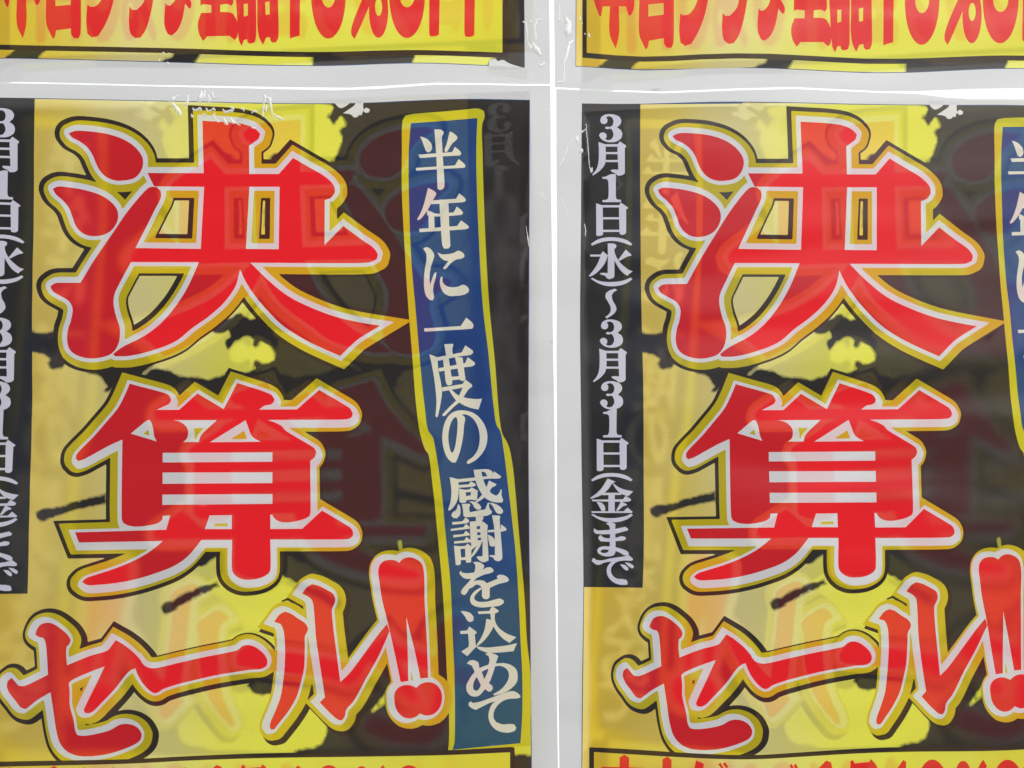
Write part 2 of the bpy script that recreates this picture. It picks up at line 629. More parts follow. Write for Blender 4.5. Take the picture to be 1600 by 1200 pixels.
BAR = [[C(*F_, [(85, 740), (125, 790), (150, 808), (200, 818), (400, 775), (600, 730), (800, 690), (865, 672), (895, 645), (940, 635), (985, 645), (1040, 680), (1080, 725), (1093, 770),
                (1083, 802), (1050, 820), (950, 830), (850, 845), (700, 870), (500, 915), (350, 955), (270, 985), (235, 1008), (210, 1012), (170, 990),
                (130, 950), (90, 890), (62, 820), (62, 760)])]]
RU = [[C(*G_, [(145, 655), (190, 595), (230, 577), (270, 590), (330, 630), (385, 665), (408, 702), (405, 730), (388, 760), (385, 850), (376, 1030)])
       + C(*H_, [(355, 520), (320, 640), (250, 760), (180, 850), (145, 895), (120, 900), (107, 880), (115, 840), (150, 760), (195, 640), (215, 520), (228, 380),
                 (230, 240), (215, 110), (195, 72)])],
      [C(*G_, [(362, 435), (400, 385), (440, 362), (490, 375), (560, 410), (605, 440), (620, 480), (612, 520), (597, 550), (600, 640), (625, 850)])
       + C(*H_, [(660, 525), (720, 470), (850, 300), (960, 150), (1025, 72), (1045, 130), (960, 320), (860, 500), (760, 680), (705, 745), (692, 800), (672, 828),
                 (648, 825), (590, 780), (500, 685), (540, 645), (525, 540), (500, 380), (470, 160), (460, 30)])
       + C(*G_, [(440, 490), (420, 468)])]]
EXC = [[C(*G_, [(955, 270), (962, 225), (990, 190), (1040, 175), (1090, 180), (1118, 197), (1145, 170), (1190, 155), (1240, 165), (1290, 200), (1310, 260),
                (1318, 500), (1335, 800), (1345, 1095), (1285, 1100), (1240, 880), (1175, 620), (1185, 850), (1190, 1120), (1130, 1128), (1080, 880),
                (1030, 660), (985, 480), (965, 350)])],
       [C(*H_, [(1080, 660), (1085, 610), (1110, 575), (1160, 553), (1210, 555), (1252, 573), (1290, 543), (1350, 530), (1400, 545), (1440, 590), (1453, 660),
                (1435, 730), (1390, 778), (1330, 792), (1280, 775), (1250, 800), (1205, 815), (1150, 803), (1100, 750)])]]
# name, label, strokes, white (width, shift), gold, black
BIG = [
    ('red_kanji_ketsu', 'huge red upper kanji 決 with white, gold and black outlines', KETSU, (7.7, (0, -1.5)), (16.8, (2.5, 0.8)), (22.3, (0.2, -0.6))),
    ('red_kanji_san', 'huge red lower kanji 算 with white, gold and black outlines', SAN, (8.5, (2, 4)), (16.5, (-2, 2)), (22.0, (-2.5, 3))),
    ('red_kana_se', 'slanted red kana セ with thick outlines', SE, (8.0, (-4, -1)), (16.5, (0.5, 0.5)), (23.5, (3.5, 1))),
    ('red_long_vowel_bar', 'slanted red bar ー with thick outlines', BAR, (6.6, (0, -2.6)), (15, (0, -2)), (19.8, (1.5, 0.6))),
    ('red_kana_ru', 'slanted red kana ル with thick outlines', RU, (8.0, (-4, -1)), (16.5, (0.5, 0.5)), (18.5, (6, 6))),
    ('red_exclamation_marks', 'pair of red exclamation marks joined together', EXC, (8.0, (-4, -1)), (15.5, (1.0, 0.5)), (16.5, (1.5, 1))),
]
DX = {'red_kanji_ketsu': (0, 0)}

# the blue banner and its white writing -----------------------------
k7, k8 = (600, 150, 24 / 7), (600, 480, 24 / 7)
K1, K2, K3, K4, K5, K6, K7 = [(x, y, 7.5) for x, y in ((640, 190), (630, 360), (640, 510), (660, 610), (670, 730), (680, 860), (690, 1000))]
FRAME_OUT = (C(*k7, [(100, 130), (115, 105), (150, 97), (330, 82), (440, 72), (510, 68), (535, 80), (540, 105), (527, 150), (528, 300), (530, 400), (545, 800)])
             + C(*k8, [(565, 0), (595, 300), (620, 600), (635, 680), (665, 735), (685, 820), (705, 1000), (722, 1200)])
             + C(*K6, [(1000, 0), (1050, 600)]) + C(*K7, [(1000, 0), (1041, 400), (1041, 1200)]) + [(829, 1168), (829, 1166), (700, 1173)]
             + C(*K7, [(85, 1200), (85, 850), (62, 400), (45, 0)]) + C(*K6, [(90, 500), (45, 0)])
             + C(*k8, [(285, 1200), (260, 950), (237, 785), (222, 765), (195, 680), (175, 550), (150, 250), (130, 0)]) + C(*k7, [(110, 800), (95, 500), (95, 300)]))
BLUE_IN = (C(*k7, [(143, 145), (330, 132), (500, 118), (495, 250), (495, 400), (510, 800)]) + C(*k8, [(530, 0), (560, 250), (590, 550), (605, 635), (622, 660),
           (640, 760), (670, 1000), (693, 1200)]) + C(*K6, [(940, 0), (985, 700)]) + C(*K7, [(925, 0), (945, 400), (945, 900), (925, 1200)])
           + [(813, 1162), (707, 1172)] + C(*K7, [(150, 1200), (150, 400), (132, 0)]) + C(*K6, [(180, 400), (140, 0)])
           + C(*k8, [(328, 1200), (310, 1000), (290, 850), (272, 740), (262, 695), (240, 665), (220, 550), (190, 260), (168, 0)])
           + C(*k7, [(148, 900), (135, 600), (132, 300)]))


def st(k, *polys):
    return [C(*k, p) for p in polys]


BANNER = [
    ('半', [st(K1, [(122, 172), (170, 185), (220, 215), (255, 260), (262, 310), (245, 345), (220, 360), (190, 345), (170, 290), (150, 230)]),
            st(K1, [(470, 115), (500, 125), (550, 165), (562, 185), (550, 210), (500, 255), (440, 350), (415, 355), (408, 335), (430, 270)]),
            st(K1, [(102, 385), (498, 355), (530, 293), (595, 350), (605, 375), (590, 395), (395, 405), (118, 425)]),
            st(K1, [(70, 540), (530, 512), (575, 437), (645, 500), (655, 525), (640, 540), (400, 553), (78, 573)]),
            st(K1, [(290, 90), (370, 95), (398, 115), (398, 145), (382, 165), (385, 350), (407, 760), (390, 792), (355, 803), (327, 785), (312, 400)])]),
    ('年', [st(K1, [(215, 775), (290, 815), (315, 840), (305, 865), (260, 945), (215, 1030), (130, 1140), (100, 1157), (90, 1140), (120, 1090), (170, 960), (195, 860)]),
            st(K1, [(240, 925), (545, 905), (580, 840), (650, 900), (660, 925), (640, 942), (250, 968)]),
            st(K1, [(205, 1040), (285, 1075), (515, 1065), (555, 995), (615, 1050), (628, 1075), (610, 1092), (285, 1112), (205, 1100)]),
            st(k7, [(238, 612), (268, 628), (272, 715), (240, 718)]),
            st(k7, [(190, 712), (392, 697), (413, 667), (450, 695), (456, 705), (445, 713), (190, 730)]),
            st(k7, [(296, 555), (345, 555), (348, 650), (356, 805), (345, 818), (322, 818), (313, 800)])]),
    ('に', [st(K2, [(235, 215), (270, 195), (310, 210), (350, 255), (365, 295), (350, 350), (325, 430), (310, 530), (314, 640), (335, 580), (370, 500), (390, 490),
                    (385, 540), (355, 650), (350, 710), (360, 790), (345, 820), (310, 815), (270, 770), (248, 690), (243, 590), (255, 450), (275, 330), (270, 270)]),
            st(K2, [(400, 258), (450, 280), (520, 280), (600, 262), (640, 238), (680, 250), (715, 285), (718, 310), (690, 330), (620, 345), (560, 385), (500, 450),
                    (475, 458), (472, 435), (530, 362), (480, 350), (430, 310)]),
            st(K2, [(445, 542), (462, 545), (462, 600), (490, 640), (550, 665), (640, 660), (700, 638), (740, 650), (772, 690), (765, 725), (720, 750), (620, 768),
                    (530, 765), (470, 725), (435, 650), (432, 580)])]),
    ('一', [st(K2, [(243, 1148), (675, 1120), (738, 1022), (815, 1090), (825, 1120), (812, 1148), (780, 1155), (250, 1185)])]),
    ('度', [st(K3, [(405, 208), (500, 203), (513, 215), (500, 265), (508, 340), (430, 350)]),
            st(K3, [(325, 360), (610, 305), (652, 222), (738, 280), (745, 305), (725, 328), (590, 350), (328, 405)]),
            st(K3, [(230, 325), (325, 362), (335, 500), (365, 650), (380, 760), (370, 860), (330, 1055), (318, 1067), (303, 1050), (315, 900), (300, 700), (260, 450)]),
            st(K3, [(340, 490), (395, 480), (650, 430), (682, 360), (765, 425), (765, 450), (740, 465), (640, 480), (345, 530)]),
            st(K3, [(390, 385), (460, 378), (480, 520), (500, 660), (490, 685), (450, 692), (430, 670), (410, 530)]),
            st(K3, [(530, 355), (620, 365), (635, 480), (655, 620), (640, 640), (600, 635), (588, 620), (560, 480)]),
            st(K3, [(490, 590), (600, 582), (605, 620), (495, 632)]),
            st(K3, [(380, 715), (620, 675), (655, 625), (730, 680), (735, 705), (690, 740), (640, 815), (600, 870), (500, 960), (415, 1048), (388, 1050),
                    (385, 1030), (480, 930), (560, 850), (590, 790), (622, 718), (385, 762)]),
            st(K3, [(460, 745), (490, 740), (560, 800), (650, 835), (750, 850), (850, 848), (825, 920), (808, 975), (700, 950), (610, 910), (540, 860)])]),
    ('の', [st(K4, [(400, 240), (500, 235), (600, 265), (680, 330), (740, 430), (762, 530), (750, 640), (700, 740), (620, 820), (540, 862), (518, 852), (525, 830),
                    (600, 770), (650, 690), (672, 580), (665, 480), (630, 380), (570, 310), (500, 280), (462, 285), (495, 310), (502, 340), (490, 400), (480, 520),
                    (450, 680), (415, 790), (390, 845), (350, 845), (300, 800), (255, 700), (235, 590), (240, 470), (270, 360), (330, 275)],
               [(395, 310), (410, 340), (412, 430), (400, 560), (375, 690), (350, 735), (335, 720), (315, 650), (305, 560), (315, 450), (345, 360), (375, 320)])]),
    ('感', [st(K5, [(245, 115), (345, 140), (350, 300), (330, 400), (280, 480), (240, 512), (225, 500), (255, 400), (265, 280)]),
            st(K5, [(340, 140), (545, 120), (740, 100), (765, 48), (845, 105), (845, 122), (825, 132), (700, 135), (550, 155), (345, 178)]),
            st(K5, [(525, 30), (610, 25), (640, 150), (680, 240), (740, 310), (790, 335), (820, 310), (845, 258), (855, 270), (852, 330), (872, 385), (860, 415),
                    (800, 415), (730, 400), (660, 360), (600, 280), (555, 180), (535, 90)]),
            st(K5, [(605, 25), (700, 25), (740, 45), (752, 75), (735, 100), (690, 108), (660, 60), (620, 52)]),
            st(K5, [(705, 155), (795, 200), (780, 218), (740, 240), (690, 320), (620, 380), (560, 415), (545, 400), (600, 350), (660, 270)]),
            st(K5, [(350, 210), (470, 200), (490, 165), (548, 195), (550, 215), (530, 225), (350, 240)]),
            st(K5, [(355, 250), (430, 265), (480, 258), (500, 235), (575, 275), (572, 300), (565, 380), (540, 388), (500, 380), (440, 388), (435, 415), (380, 418),
                    (360, 410)], [(432, 295), (492, 290), (492, 330), (435, 340)]),
            st(K5, [(340, 435), (360, 445), (370, 480), (365, 560), (330, 600), (290, 598), (262, 570), (275, 535), (320, 500)]),
            st(K5, [(385, 430), (480, 430), (485, 455), (470, 470), (480, 530), (600, 505), (660, 495), (690, 420), (705, 415), (710, 480), (740, 520), (735, 545),
                    (680, 570), (560, 580), (430, 590), (405, 570), (400, 500)]),
            st(K5, [(470, 400), (530, 405), (590, 435), (615, 470), (605, 495), (575, 500), (540, 480), (510, 430)]),
            st(K5, [(705, 418), (760, 425), (830, 460), (870, 505), (868, 535), (840, 550), (800, 540), (770, 500), (745, 450)])]),
    ('謝', [st(K5, [(275, 645), (395, 635), (430, 592), (470, 620), (472, 640), (455, 655), (275, 675)]),
            st(K5, [(255, 725), (405, 705), (435, 665), (478, 700), (480, 722), (260, 748)]),
            st(K5, [(285, 797), (405, 785), (435, 745), (480, 785), (480, 800), (288, 825)]),
            st(K5, [(295, 870), (415, 860), (440, 820), (495, 860), (497, 880), (298, 897)]),
            st(K5, [(295, 920), (375, 928), (430, 920), (455, 895), (500, 935), (495, 1110), (480, 1118), (435, 1118), (435, 1090), (375, 1090), (375, 1135),
                    (350, 1150), (315, 1145)], [(370, 960), (425, 955), (428, 1055), (378, 1060)]),
            st(K5, [(550, 580), (640, 580), (635, 610), (600, 660), (555, 670)]),
            st(K5, [(480, 640), (620, 635), (690, 680), (690, 700), (685, 740), (700, 1070), (700, 1095), (640, 1115), (600, 1100), (560, 1060), (570, 1045),
                    (630, 1045), (630, 870), (560, 880), (490, 890)], [(560, 695), (600, 690), (600, 725), (562, 728)], [(565, 765), (605, 765), (605, 795), (568, 798)],
               [(570, 830), (612, 828), (612, 855), (575, 860)]),
            st(K5, [(495, 885), (625, 872), (600, 930), (540, 1020), (500, 1060), (492, 1050), (540, 960), (568, 920), (500, 970)]),
            st(K5, [(740, 565), (830, 570), (838, 590), (830, 610), (862, 1060), (850, 1090), (810, 1105), (770, 1090), (755, 1060), (710, 1045), (720, 1030),
                    (775, 1035), (765, 700)]),
            st(K5, [(690, 740), (845, 725), (845, 670), (905, 715), (910, 740), (880, 752), (690, 765)]),
            st(K5, [(690, 790), (740, 815), (775, 860), (775, 920), (745, 935), (715, 920), (700, 860)])]),
    ('を', [st(K6, [(300, 238), (310, 260), (360, 268), (440, 262), (530, 240), (610, 200), (650, 198), (680, 225), (685, 245), (660, 262), (560, 290), (480, 325),
                    (440, 330), (350, 330), (305, 300), (282, 265)]),
            st(K6, [(440, 140), (490, 135), (540, 150), (575, 180), (570, 205), (530, 250), (480, 330), (430, 390), (370, 500), (345, 522), (315, 515), (300, 490),
                    (320, 450), (400, 360), (450, 280), (470, 200), (465, 165)]),
            st(K6, [(440, 370), (510, 350), (570, 358), (605, 385), (735, 330), (720, 305), (745, 288), (800, 290), (850, 320), (865, 345), (850, 365), (740, 395),
                    (640, 440), (637, 550), (610, 572), (570, 568), (550, 540), (548, 480), (540, 430), (515, 405), (480, 402), (440, 430), (405, 450), (405, 405)]),
            st(K6, [(545, 450), (495, 495), (460, 540), (460, 570), (490, 595), (600, 600), (700, 575), (760, 562), (803, 585), (803, 615), (760, 645), (650, 660),
                    (540, 668), (460, 650), (420, 620), (408, 580), (420, 530), (460, 480), (530, 435)])]),
    ('込', [st(K6, [(298, 710), (350, 712), (420, 740), (450, 780), (445, 825), (410, 840), (380, 825), (350, 775)]),
            st(K6, [(290, 945), (375, 935), (400, 890), (487, 955), (483, 972), (463, 985), (475, 1110), (488, 1122), (450, 1160), (395, 1220), (375, 1240),
                    (305, 1185), (390, 1130), (395, 1100), (385, 975), (298, 978)]),
            st(K7, [(405, 72), (450, 80), (520, 88), (640, 80), (780, 62), (885, 38), (860, 90), (845, 132), (720, 145), (620, 150), (540, 150), (480, 130), (430, 105)]),
            st(K6, [(600, 800), (655, 815), (690, 870), (670, 920), (620, 1000), (550, 1080), (492, 1122), (485, 1105), (540, 1020), (580, 920)]),
            st(K6, [(497, 715), (635, 708), (650, 680), (670, 655), (745, 705), (740, 720), (700, 740), (700, 820), (740, 900), (830, 970), (950, 1018), (900, 1060),
                    (870, 1085), (790, 1030), (700, 920), (655, 810), (645, 740), (510, 745)])]),
    ('め', [st(K7, [(295, 275), (330, 240), (380, 238), (430, 262), (440, 310), (450, 370), (480, 440), (515, 515), (560, 515), (595, 545), (600, 575), (580, 605),
                    (550, 610), (510, 580), (450, 500), (390, 380), (350, 300), (330, 290)]),
            st(K7, [(510, 165), (550, 150), (620, 165), (665, 190), (650, 230), (635, 278), (740, 275), (820, 300), (875, 350), (892, 420), (880, 500), (820, 570),
                    (720, 630), (620, 657), (603, 640), (700, 580), (770, 490), (790, 420), (775, 360), (730, 320), (680, 305), (628, 312), (600, 400), (560, 500),
                    (500, 590), (440, 655), (390, 668), (330, 650), (295, 600), (290, 540), (320, 470), (380, 385), (450, 330), (550, 290), (562, 240), (550, 190)],
               [(470, 375), (540, 340), (548, 350), (530, 400), (500, 465), (485, 420)],
               [(410, 435), (450, 510), (460, 540), (430, 590), (400, 600), (375, 585), (368, 550), (380, 490)])]),
    ('て', [st(K7, [(315, 770), (320, 735), (345, 725), (365, 742), (420, 735), (560, 690), (700, 640), (790, 610), (840, 605), (900, 635), (925, 665), (915, 685),
                    (880, 692), (800, 695), (720, 720), (650, 780), (612, 850), (610, 920), (640, 970), (720, 995), (800, 990), (850, 995), (875, 1035), (860, 1070),
                    (800, 1090), (720, 1088), (640, 1060), (580, 1000), (550, 920), (555, 840), (590, 760), (630, 725), (560, 745), (470, 790), (400, 825), (345, 800)])]),
]
# the date strip ----------------------------------------------------
ka, kb, kc, ke, kf = (900, 160, 7.5), (900, 300, 7.5), (900, 440, 7.5), (900, 720, 7.5), (900, 800, 7.5)


def sh(strokes, dx, dy):
    return [[[(x + dx, y + dy) for x, y in p] for p in s_] for s_ in strokes]


T3 = [st(ka, [(385, 135), (450, 142), (510, 170), (530, 210), (522, 250), (480, 292), (530, 330), (542, 375), (530, 420), (480, 455), (400, 467), (330, 450), (285, 415),
              (270, 380), (290, 355), (325, 350), (355, 370), (360, 400), (343, 430), (370, 442), (410, 435), (435, 400), (438, 360), (420, 315), (395, 305),
              (370, 312), (345, 305), (342, 290), (360, 282), (400, 285), (430, 265), (440, 220), (425, 175), (390, 158), (352, 170), (370, 200), (365, 235),
              (335, 252), (300, 245), (283, 215), (295, 175), (335, 145)])]
TG = [st(ka, [(263, 463), (345, 492), (348, 650), (335, 730), (280, 800), (200, 857), (187, 848), (240, 780), (262, 700), (268, 560)]),
      st(ka, [(340, 490), (492, 490), (492, 518), (340, 518)]), st(ka, [(340, 582), (497, 582), (497, 607), (340, 607)]),
      st(ka, [(340, 675), (497, 675), (497, 700), (338, 700)]),
      st(ka, [(490, 490), (515, 457), (585, 505), (588, 520), (572, 535), (572, 830), (545, 852), (490, 860), (470, 840), (415, 810), (403, 795), (425, 788),
              (495, 790)])]
T1 = [st(ka, [(305, 875), (345, 870), (400, 845), (430, 840), (467, 842), (467, 1120), (480, 1142), (525, 1145), (525, 1172), (308, 1172), (308, 1148),
              (360, 1143), (375, 1120), (375, 920), (360, 900), (310, 895)])]
TH = [st(kb, [(233, 135), (310, 160), (315, 495), (300, 512), (250, 518), (235, 505)]),
      st(kb, [(505, 155), (525, 127), (608, 188), (600, 202), (585, 205), (585, 480), (570, 497), (530, 503), (508, 490)]),
      st(kb, [(308, 157), (510, 157), (510, 184), (308, 184)]), st(kb, [(308, 298), (510, 298), (510, 323), (308, 323)]), st(kb, [(308, 445), (510, 445), (510, 470), (308, 470)])]
PO = [st(kb, [(172, 612), (230, 570), (300, 543), (410, 532), (520, 543), (600, 570), (658, 612), (640, 630), (560, 600), (480, 580), (410, 575), (330, 582),
              (250, 605), (185, 630)])]
PC = [st(kb, [(170, 1015), (190, 1005), (250, 1035), (330, 1052), (420, 1055), (500, 1048), (580, 1030), (640, 1003), (660, 1022), (600, 1065), (500, 1098),
              (420, 1105), (330, 1095), (240, 1060)])]
DATES = [
    ('3', T3), ('月', TG), ('1', T1), ('日', TH), ('(', PO),
    ('水', [st(kb, [(370, 605), (450, 610), (472, 628), (465, 655), (447, 670), (450, 990), (430, 1010), (385, 1022), (355, 1005), (345, 988), (285, 965),
                    (275, 955), (300, 948), (370, 950)]),
            st(kb, [(163, 735), (285, 735), (315, 695), (370, 745), (340, 830), (270, 920), (200, 975), (155, 992), (148, 982), (200, 920), (250, 840), (285, 758), (163, 758)]),
            st(kb, [(580, 678), (648, 738), (645, 748), (610, 755), (510, 808), (490, 800), (545, 725)]),
            st(kb, [(446, 690), (460, 740), (500, 810), (560, 870), (620, 915), (665, 930), (630, 955), (600, 982), (540, 940), (480, 860), (446, 790)])]),
    (')', PC),
    ('〜', [st(kc, [(455, 82), (482, 100), (440, 125), (418, 165), (430, 220), (465, 285), (475, 330), (450, 370), (395, 410), (362, 432), (342, 415), (380, 385),
                    (405, 345), (402, 290), (370, 230), (345, 180), (350, 135), (390, 105)])]),
    ('3', sh(T3, 1, 321)), ('月', sh(TG, 1, 322.7)), ('3', sh(T3, 1, 417.3)), ('1', sh(T1, 1, 367)), ('日', sh(TH, 1, 367)), ('(', sh(PO, 0.6, 368)),
    ('金', [st(ke, [(370, 208), (465, 245), (430, 262), (380, 330), (300, 400), (230, 430), (180, 445), (165, 435), (230, 390), (300, 320), (345, 250)]),
            st(ke, [(420, 250), (500, 310), (580, 340), (672, 360), (640, 390), (610, 417), (540, 390), (485, 350)]),
            st(ke, [(310, 375), (540, 375), (530, 400), (310, 403)]), st(ke, [(380, 385), (455, 385), (455, 600), (380, 600)]),
            st(ke, [(187, 455), (550, 452), (580, 412), (645, 450), (645, 465), (625, 478), (190, 475)]),
            st(ke, [(240, 480), (300, 490), (335, 530), (345, 575), (335, 590), (300, 590), (280, 550)]),
            st(ke, [(530, 475), (598, 512), (590, 525), (560, 530), (490, 585), (470, 585), (500, 530)]),
            st(ke, [(180, 592), (560, 592), (605, 548), (665, 600), (655, 612), (183, 612)])]),
    (')', sh(PC, 1, 369)),
    ('ま', [st(ke, [(352, 742), (375, 722), (410, 720), (465, 745), (460, 780), (460, 1080), (440, 1110), (390, 1122), (320, 1115), (260, 1085), (248, 1050),
                    (270, 1020), (330, 1003), (395, 1005), (395, 780), (375, 750)], [(285, 1060), (310, 1042), (350, 1040), (385, 1045), (375, 1070), (340, 1082), (300, 1078)]),
            st(ke, [(455, 1010), (540, 1035), (600, 1060), (620, 1085), (610, 1110), (575, 1110), (510, 1075), (455, 1055)]),
            st(ke, [(215, 790), (240, 812), (330, 815), (460, 800), (530, 785), (580, 775), (612, 800), (605, 820), (560, 830), (460, 855), (300, 862), (230, 855), (205, 825)]),
            st(ke, [(295, 868), (305, 890), (340, 905), (460, 905), (540, 885), (580, 895), (585, 915), (570, 930), (500, 940), (400, 950), (290, 945), (262, 915), (270, 885)])]),
    ('で', [st(kf, [(185, 575), (195, 545), (215, 540), (235, 562), (300, 568), (400, 545), (540, 525), (620, 508), (665, 545), (668, 562), (650, 572), (560, 570),
                    (470, 590), (420, 640), (410, 690), (430, 745), (480, 780), (540, 785), (590, 795), (607, 830), (600, 852), (540, 855), (460, 835), (400, 790),
                    (365, 730), (362, 660), (390, 610), (420, 580), (330, 595), (270, 620), (235, 615)]),
            st(kf, [(515, 615), (570, 620), (610, 655), (612, 680), (595, 688), (565, 670)]), st(kf, [(572, 590), (630, 600), (675, 630), (675, 655), (655, 662), (615, 635)])]),
]


# the price box at the foot -----------------------------------------
def ell(cx, cy, rx, ry, n=28):
    return [(cx + rx * math.cos(2 * math.pi * k / n), cy + ry * math.sin(2 * math.pi * k / n)) for k in range(n)]


def box_map(strokes):
    r = []
    for s_ in strokes:
        q = []
        for p in s_:
            o = []
            for x, y in p:
                dx = x - 915
                if y < 0:
                    y = y * 0.78
                    y += (-y / 54) * max(0.0, 14 * (1 - dx / 350))
                o.append((dx, y - float(top_wave(dx)) + 1256))
            q.append(foot(o))
        r.append(q)
    return r


BOXTEXT = [
    ('中', [[[(953, -58), (960, -66), (967, -58), (967, -32), (991, -32), (990, 15), (986, 24), (982, 24), (978, 10), (967, 10), (967, 55), (962, 76), (953, 56), (953, 10),
              (942, 10), (939, 26), (936, 24), (928, 0), (927, -32), (953, -32)], [(939, -21), (953, -21), (953, -3), (940, -3)], [(967, -21), (979, -21), (979, -3), (967, -3)]]]),
    ('古', [[[(1018, -58), (1026, -66), (1032, -58), (1032, -30), (1056, -30), (1056, -19), (1032, -19), (1032, -8), (1053, -8), (1052, 68), (1049, 75), (1042, 75), (1038, 70), (1037, 60),
              (1014, 64), (1012, 74), (1009, 78), (1004, 68), (999, 56), (999, -8), (1018, -8), (1018, -19), (996, -19), (996, -30), (1018, -30)],
             [(1013, 7), (1037, 5), (1037, 23), (1013, 26)]]]),
    ('グ', [[[(1070, -64), (1082, -58), (1081, -36), (1104, -36), (1107, -28), (1106, 0), (1099, 30), (1090, 52), (1080, 69), (1070, 72), (1063, 67), (1061, 48), (1063, 21), (1067, 24),
              (1075, 23), (1083, 15), (1092, -10), (1094, -30), (1077, -30), (1064, -5), (1058, -12), (1066, -35)]],
            [[(1108, -64), (1113, -52), (1110, -49), (1104, -60)]], [[(1115, -66), (1120, -55), (1117, -51), (1111, -62)]]]),
    ('ッ', [[[(1129, 20), (1133, 25), (1140, 25), (1150, 14), (1158, -15), (1162, -20), (1168, -14), (1167, 2), (1161, 34), (1153, 58), (1146, 68), (1138, 69), (1131, 63), (1128, 45)]],
            [[(1121, -22), (1126, -24), (1131, -4), (1127, -1)]], [[(1136, -25), (1141, -27), (1145, -7), (1141, -4)]]]),
    ('ズ', [[[(1185, 13), (1188, 17), (1193, 17), (1200, 9), (1206, -20), (1175, -20), (1175, -34), (1214, -36), (1218, -30), (1217, -8), (1226, 14), (1225, 21), (1222, 22),
              (1216, 14), (1211, 40), (1203, 57), (1195, 64), (1189, 62), (1184, 50)]], [[(1216, -64), (1220, -54), (1217, -50), (1213, -60)]], [[(1222, -64), (1226, -55), (1223, -50), (1219, -60)]]]),
    ('全', [[[(1262, -58), (1268, -66), (1276, -62), (1278, -50), (1300, -15), (1296, -8), (1290, -12), (1291, 15), (1288, 19), (1283, 16), (1271, 17), (1271, 28), (1286, 29),
              (1291, 31), (1298, 45), (1298, 66), (1294, 73), (1286, 66), (1250, 66), (1247, 71), (1244, 73), (1238, 62), (1236, 45), (1241, 29), (1257, 29), (1257, 17), (1243, 16), (1240, 18),
              (1240, -12), (1234, -8), (1231, -15), (1252, -45)]]]),
    ('品', [[[(1295, 0), (1327, 0), (1327, 70), (1325, 77), (1318, 79), (1314, 77), (1313, 72), (1308, 73), (1305, 82), (1301, 75), (1299, 60)], [(1307.5, 16), (1314, 16), (1314, 34), (1308, 36)]],
            [[(1329, 0), (1361, 0), (1362, 70), (1359, 77), (1353, 78), (1350, 75), (1349, 69), (1343, 70), (1338, 81), (1334, 74), (1330, 60)], [(1341, 14), (1348, 13), (1348, 33), (1342, 34)]],
            [[(1306, -62), (1309, -66), (1313, -58), (1336, -60), (1338, -66), (1343, -60), (1350, -45), (1348, -5), (1306, -5)], [(1318, -44), (1336, -44), (1336, -20), (1318, -20)]]]),
    ('1', [[[(1378, -40), (1391, -64), (1396, -60), (1395.5, 66), (1380, 71), (1380, -38)]]]),
    ('0', [[ell(1440, 2, 27, 68), ell(1440, 0, 11, 21)]]),
    ('%', [[[(1518, -60), (1523, -68), (1529, -55), (1486, 60), (1481, 70), (1476, 62), (1478, 45)]], [ell(1518.5, 25, 15, 42.5), ell(1518.5, 19, 5.5, 14)],
           [ell(1490, -34, 13, 31), ell(1490, -34, 4.5, 12)]]),
    ('O', [[ell(1563, 0, 28, 67.5), ell(1563, -1, 12, 20)]]),
    ('F', [[[(1598, -40), (1640, -40), (1640, -28), (1614, -28), (1614, -10), (1635, -10), (1635, 2), (1614, 2), (1613, 62), (1609, 64), (1600, 65), (1598, 62)]]]),
    ('F', [[[(1653, -40), (1695, -40), (1695, -28), (1669, -28), (1669, -10), (1690, -10), (1690, 2), (1669, 2), (1668, 62), (1664, 65), (1655, 65), (1653, 62)]]]),
]
BOX_OUT = [(-46, 1193), (0, 1191), (120, 1188.5), (210, 1186), (300, 1181), (400, 1177), (580, 1174.5), (700, 1172.5), (804, 1168.5), (806, 1250), (806, 1347), (650, 1342.5),
           (492, 1345.5), (250, 1339), (12, 1334), (-46, 1333)]
BOX_IN = [(-38, 1200), (0, 1199), (120, 1196), (210, 1193), (300, 1188), (400, 1184.5), (580, 1182), (700, 1180), (797, 1176), (797, 1338.5), (650, 1334.6), (492, 1337.5),
          (250, 1331), (12, 1326), (-38, 1325)]
STRIP = [(-43, 152), (0, 152.8), (55, 153.6), (52, 400), (50.5, 600), (47, 780), (42, 928), (-57, 929.5), (-56, 700), (-50, 400)]
EDGE_TOP = [(-43, 152), (0, 152.8), (55, 153.6), (120, 155), (300, 158.5), (440, 161.5), (500, 161.6), (569, 160.6), (650, 157), (725, 154.6), (828, 156)]
PRINT = EDGE_TOP + [(827, 400), (826, 700), (829, 1000), (831, 1200), (832, 1362), (660, 1355.5), (492, 1359.5), (250, 1353.5), (12, 1347.5), (-60, 1347), (-59, 1194), (-57, 929.5), (-56, 700), (-50, 400)]

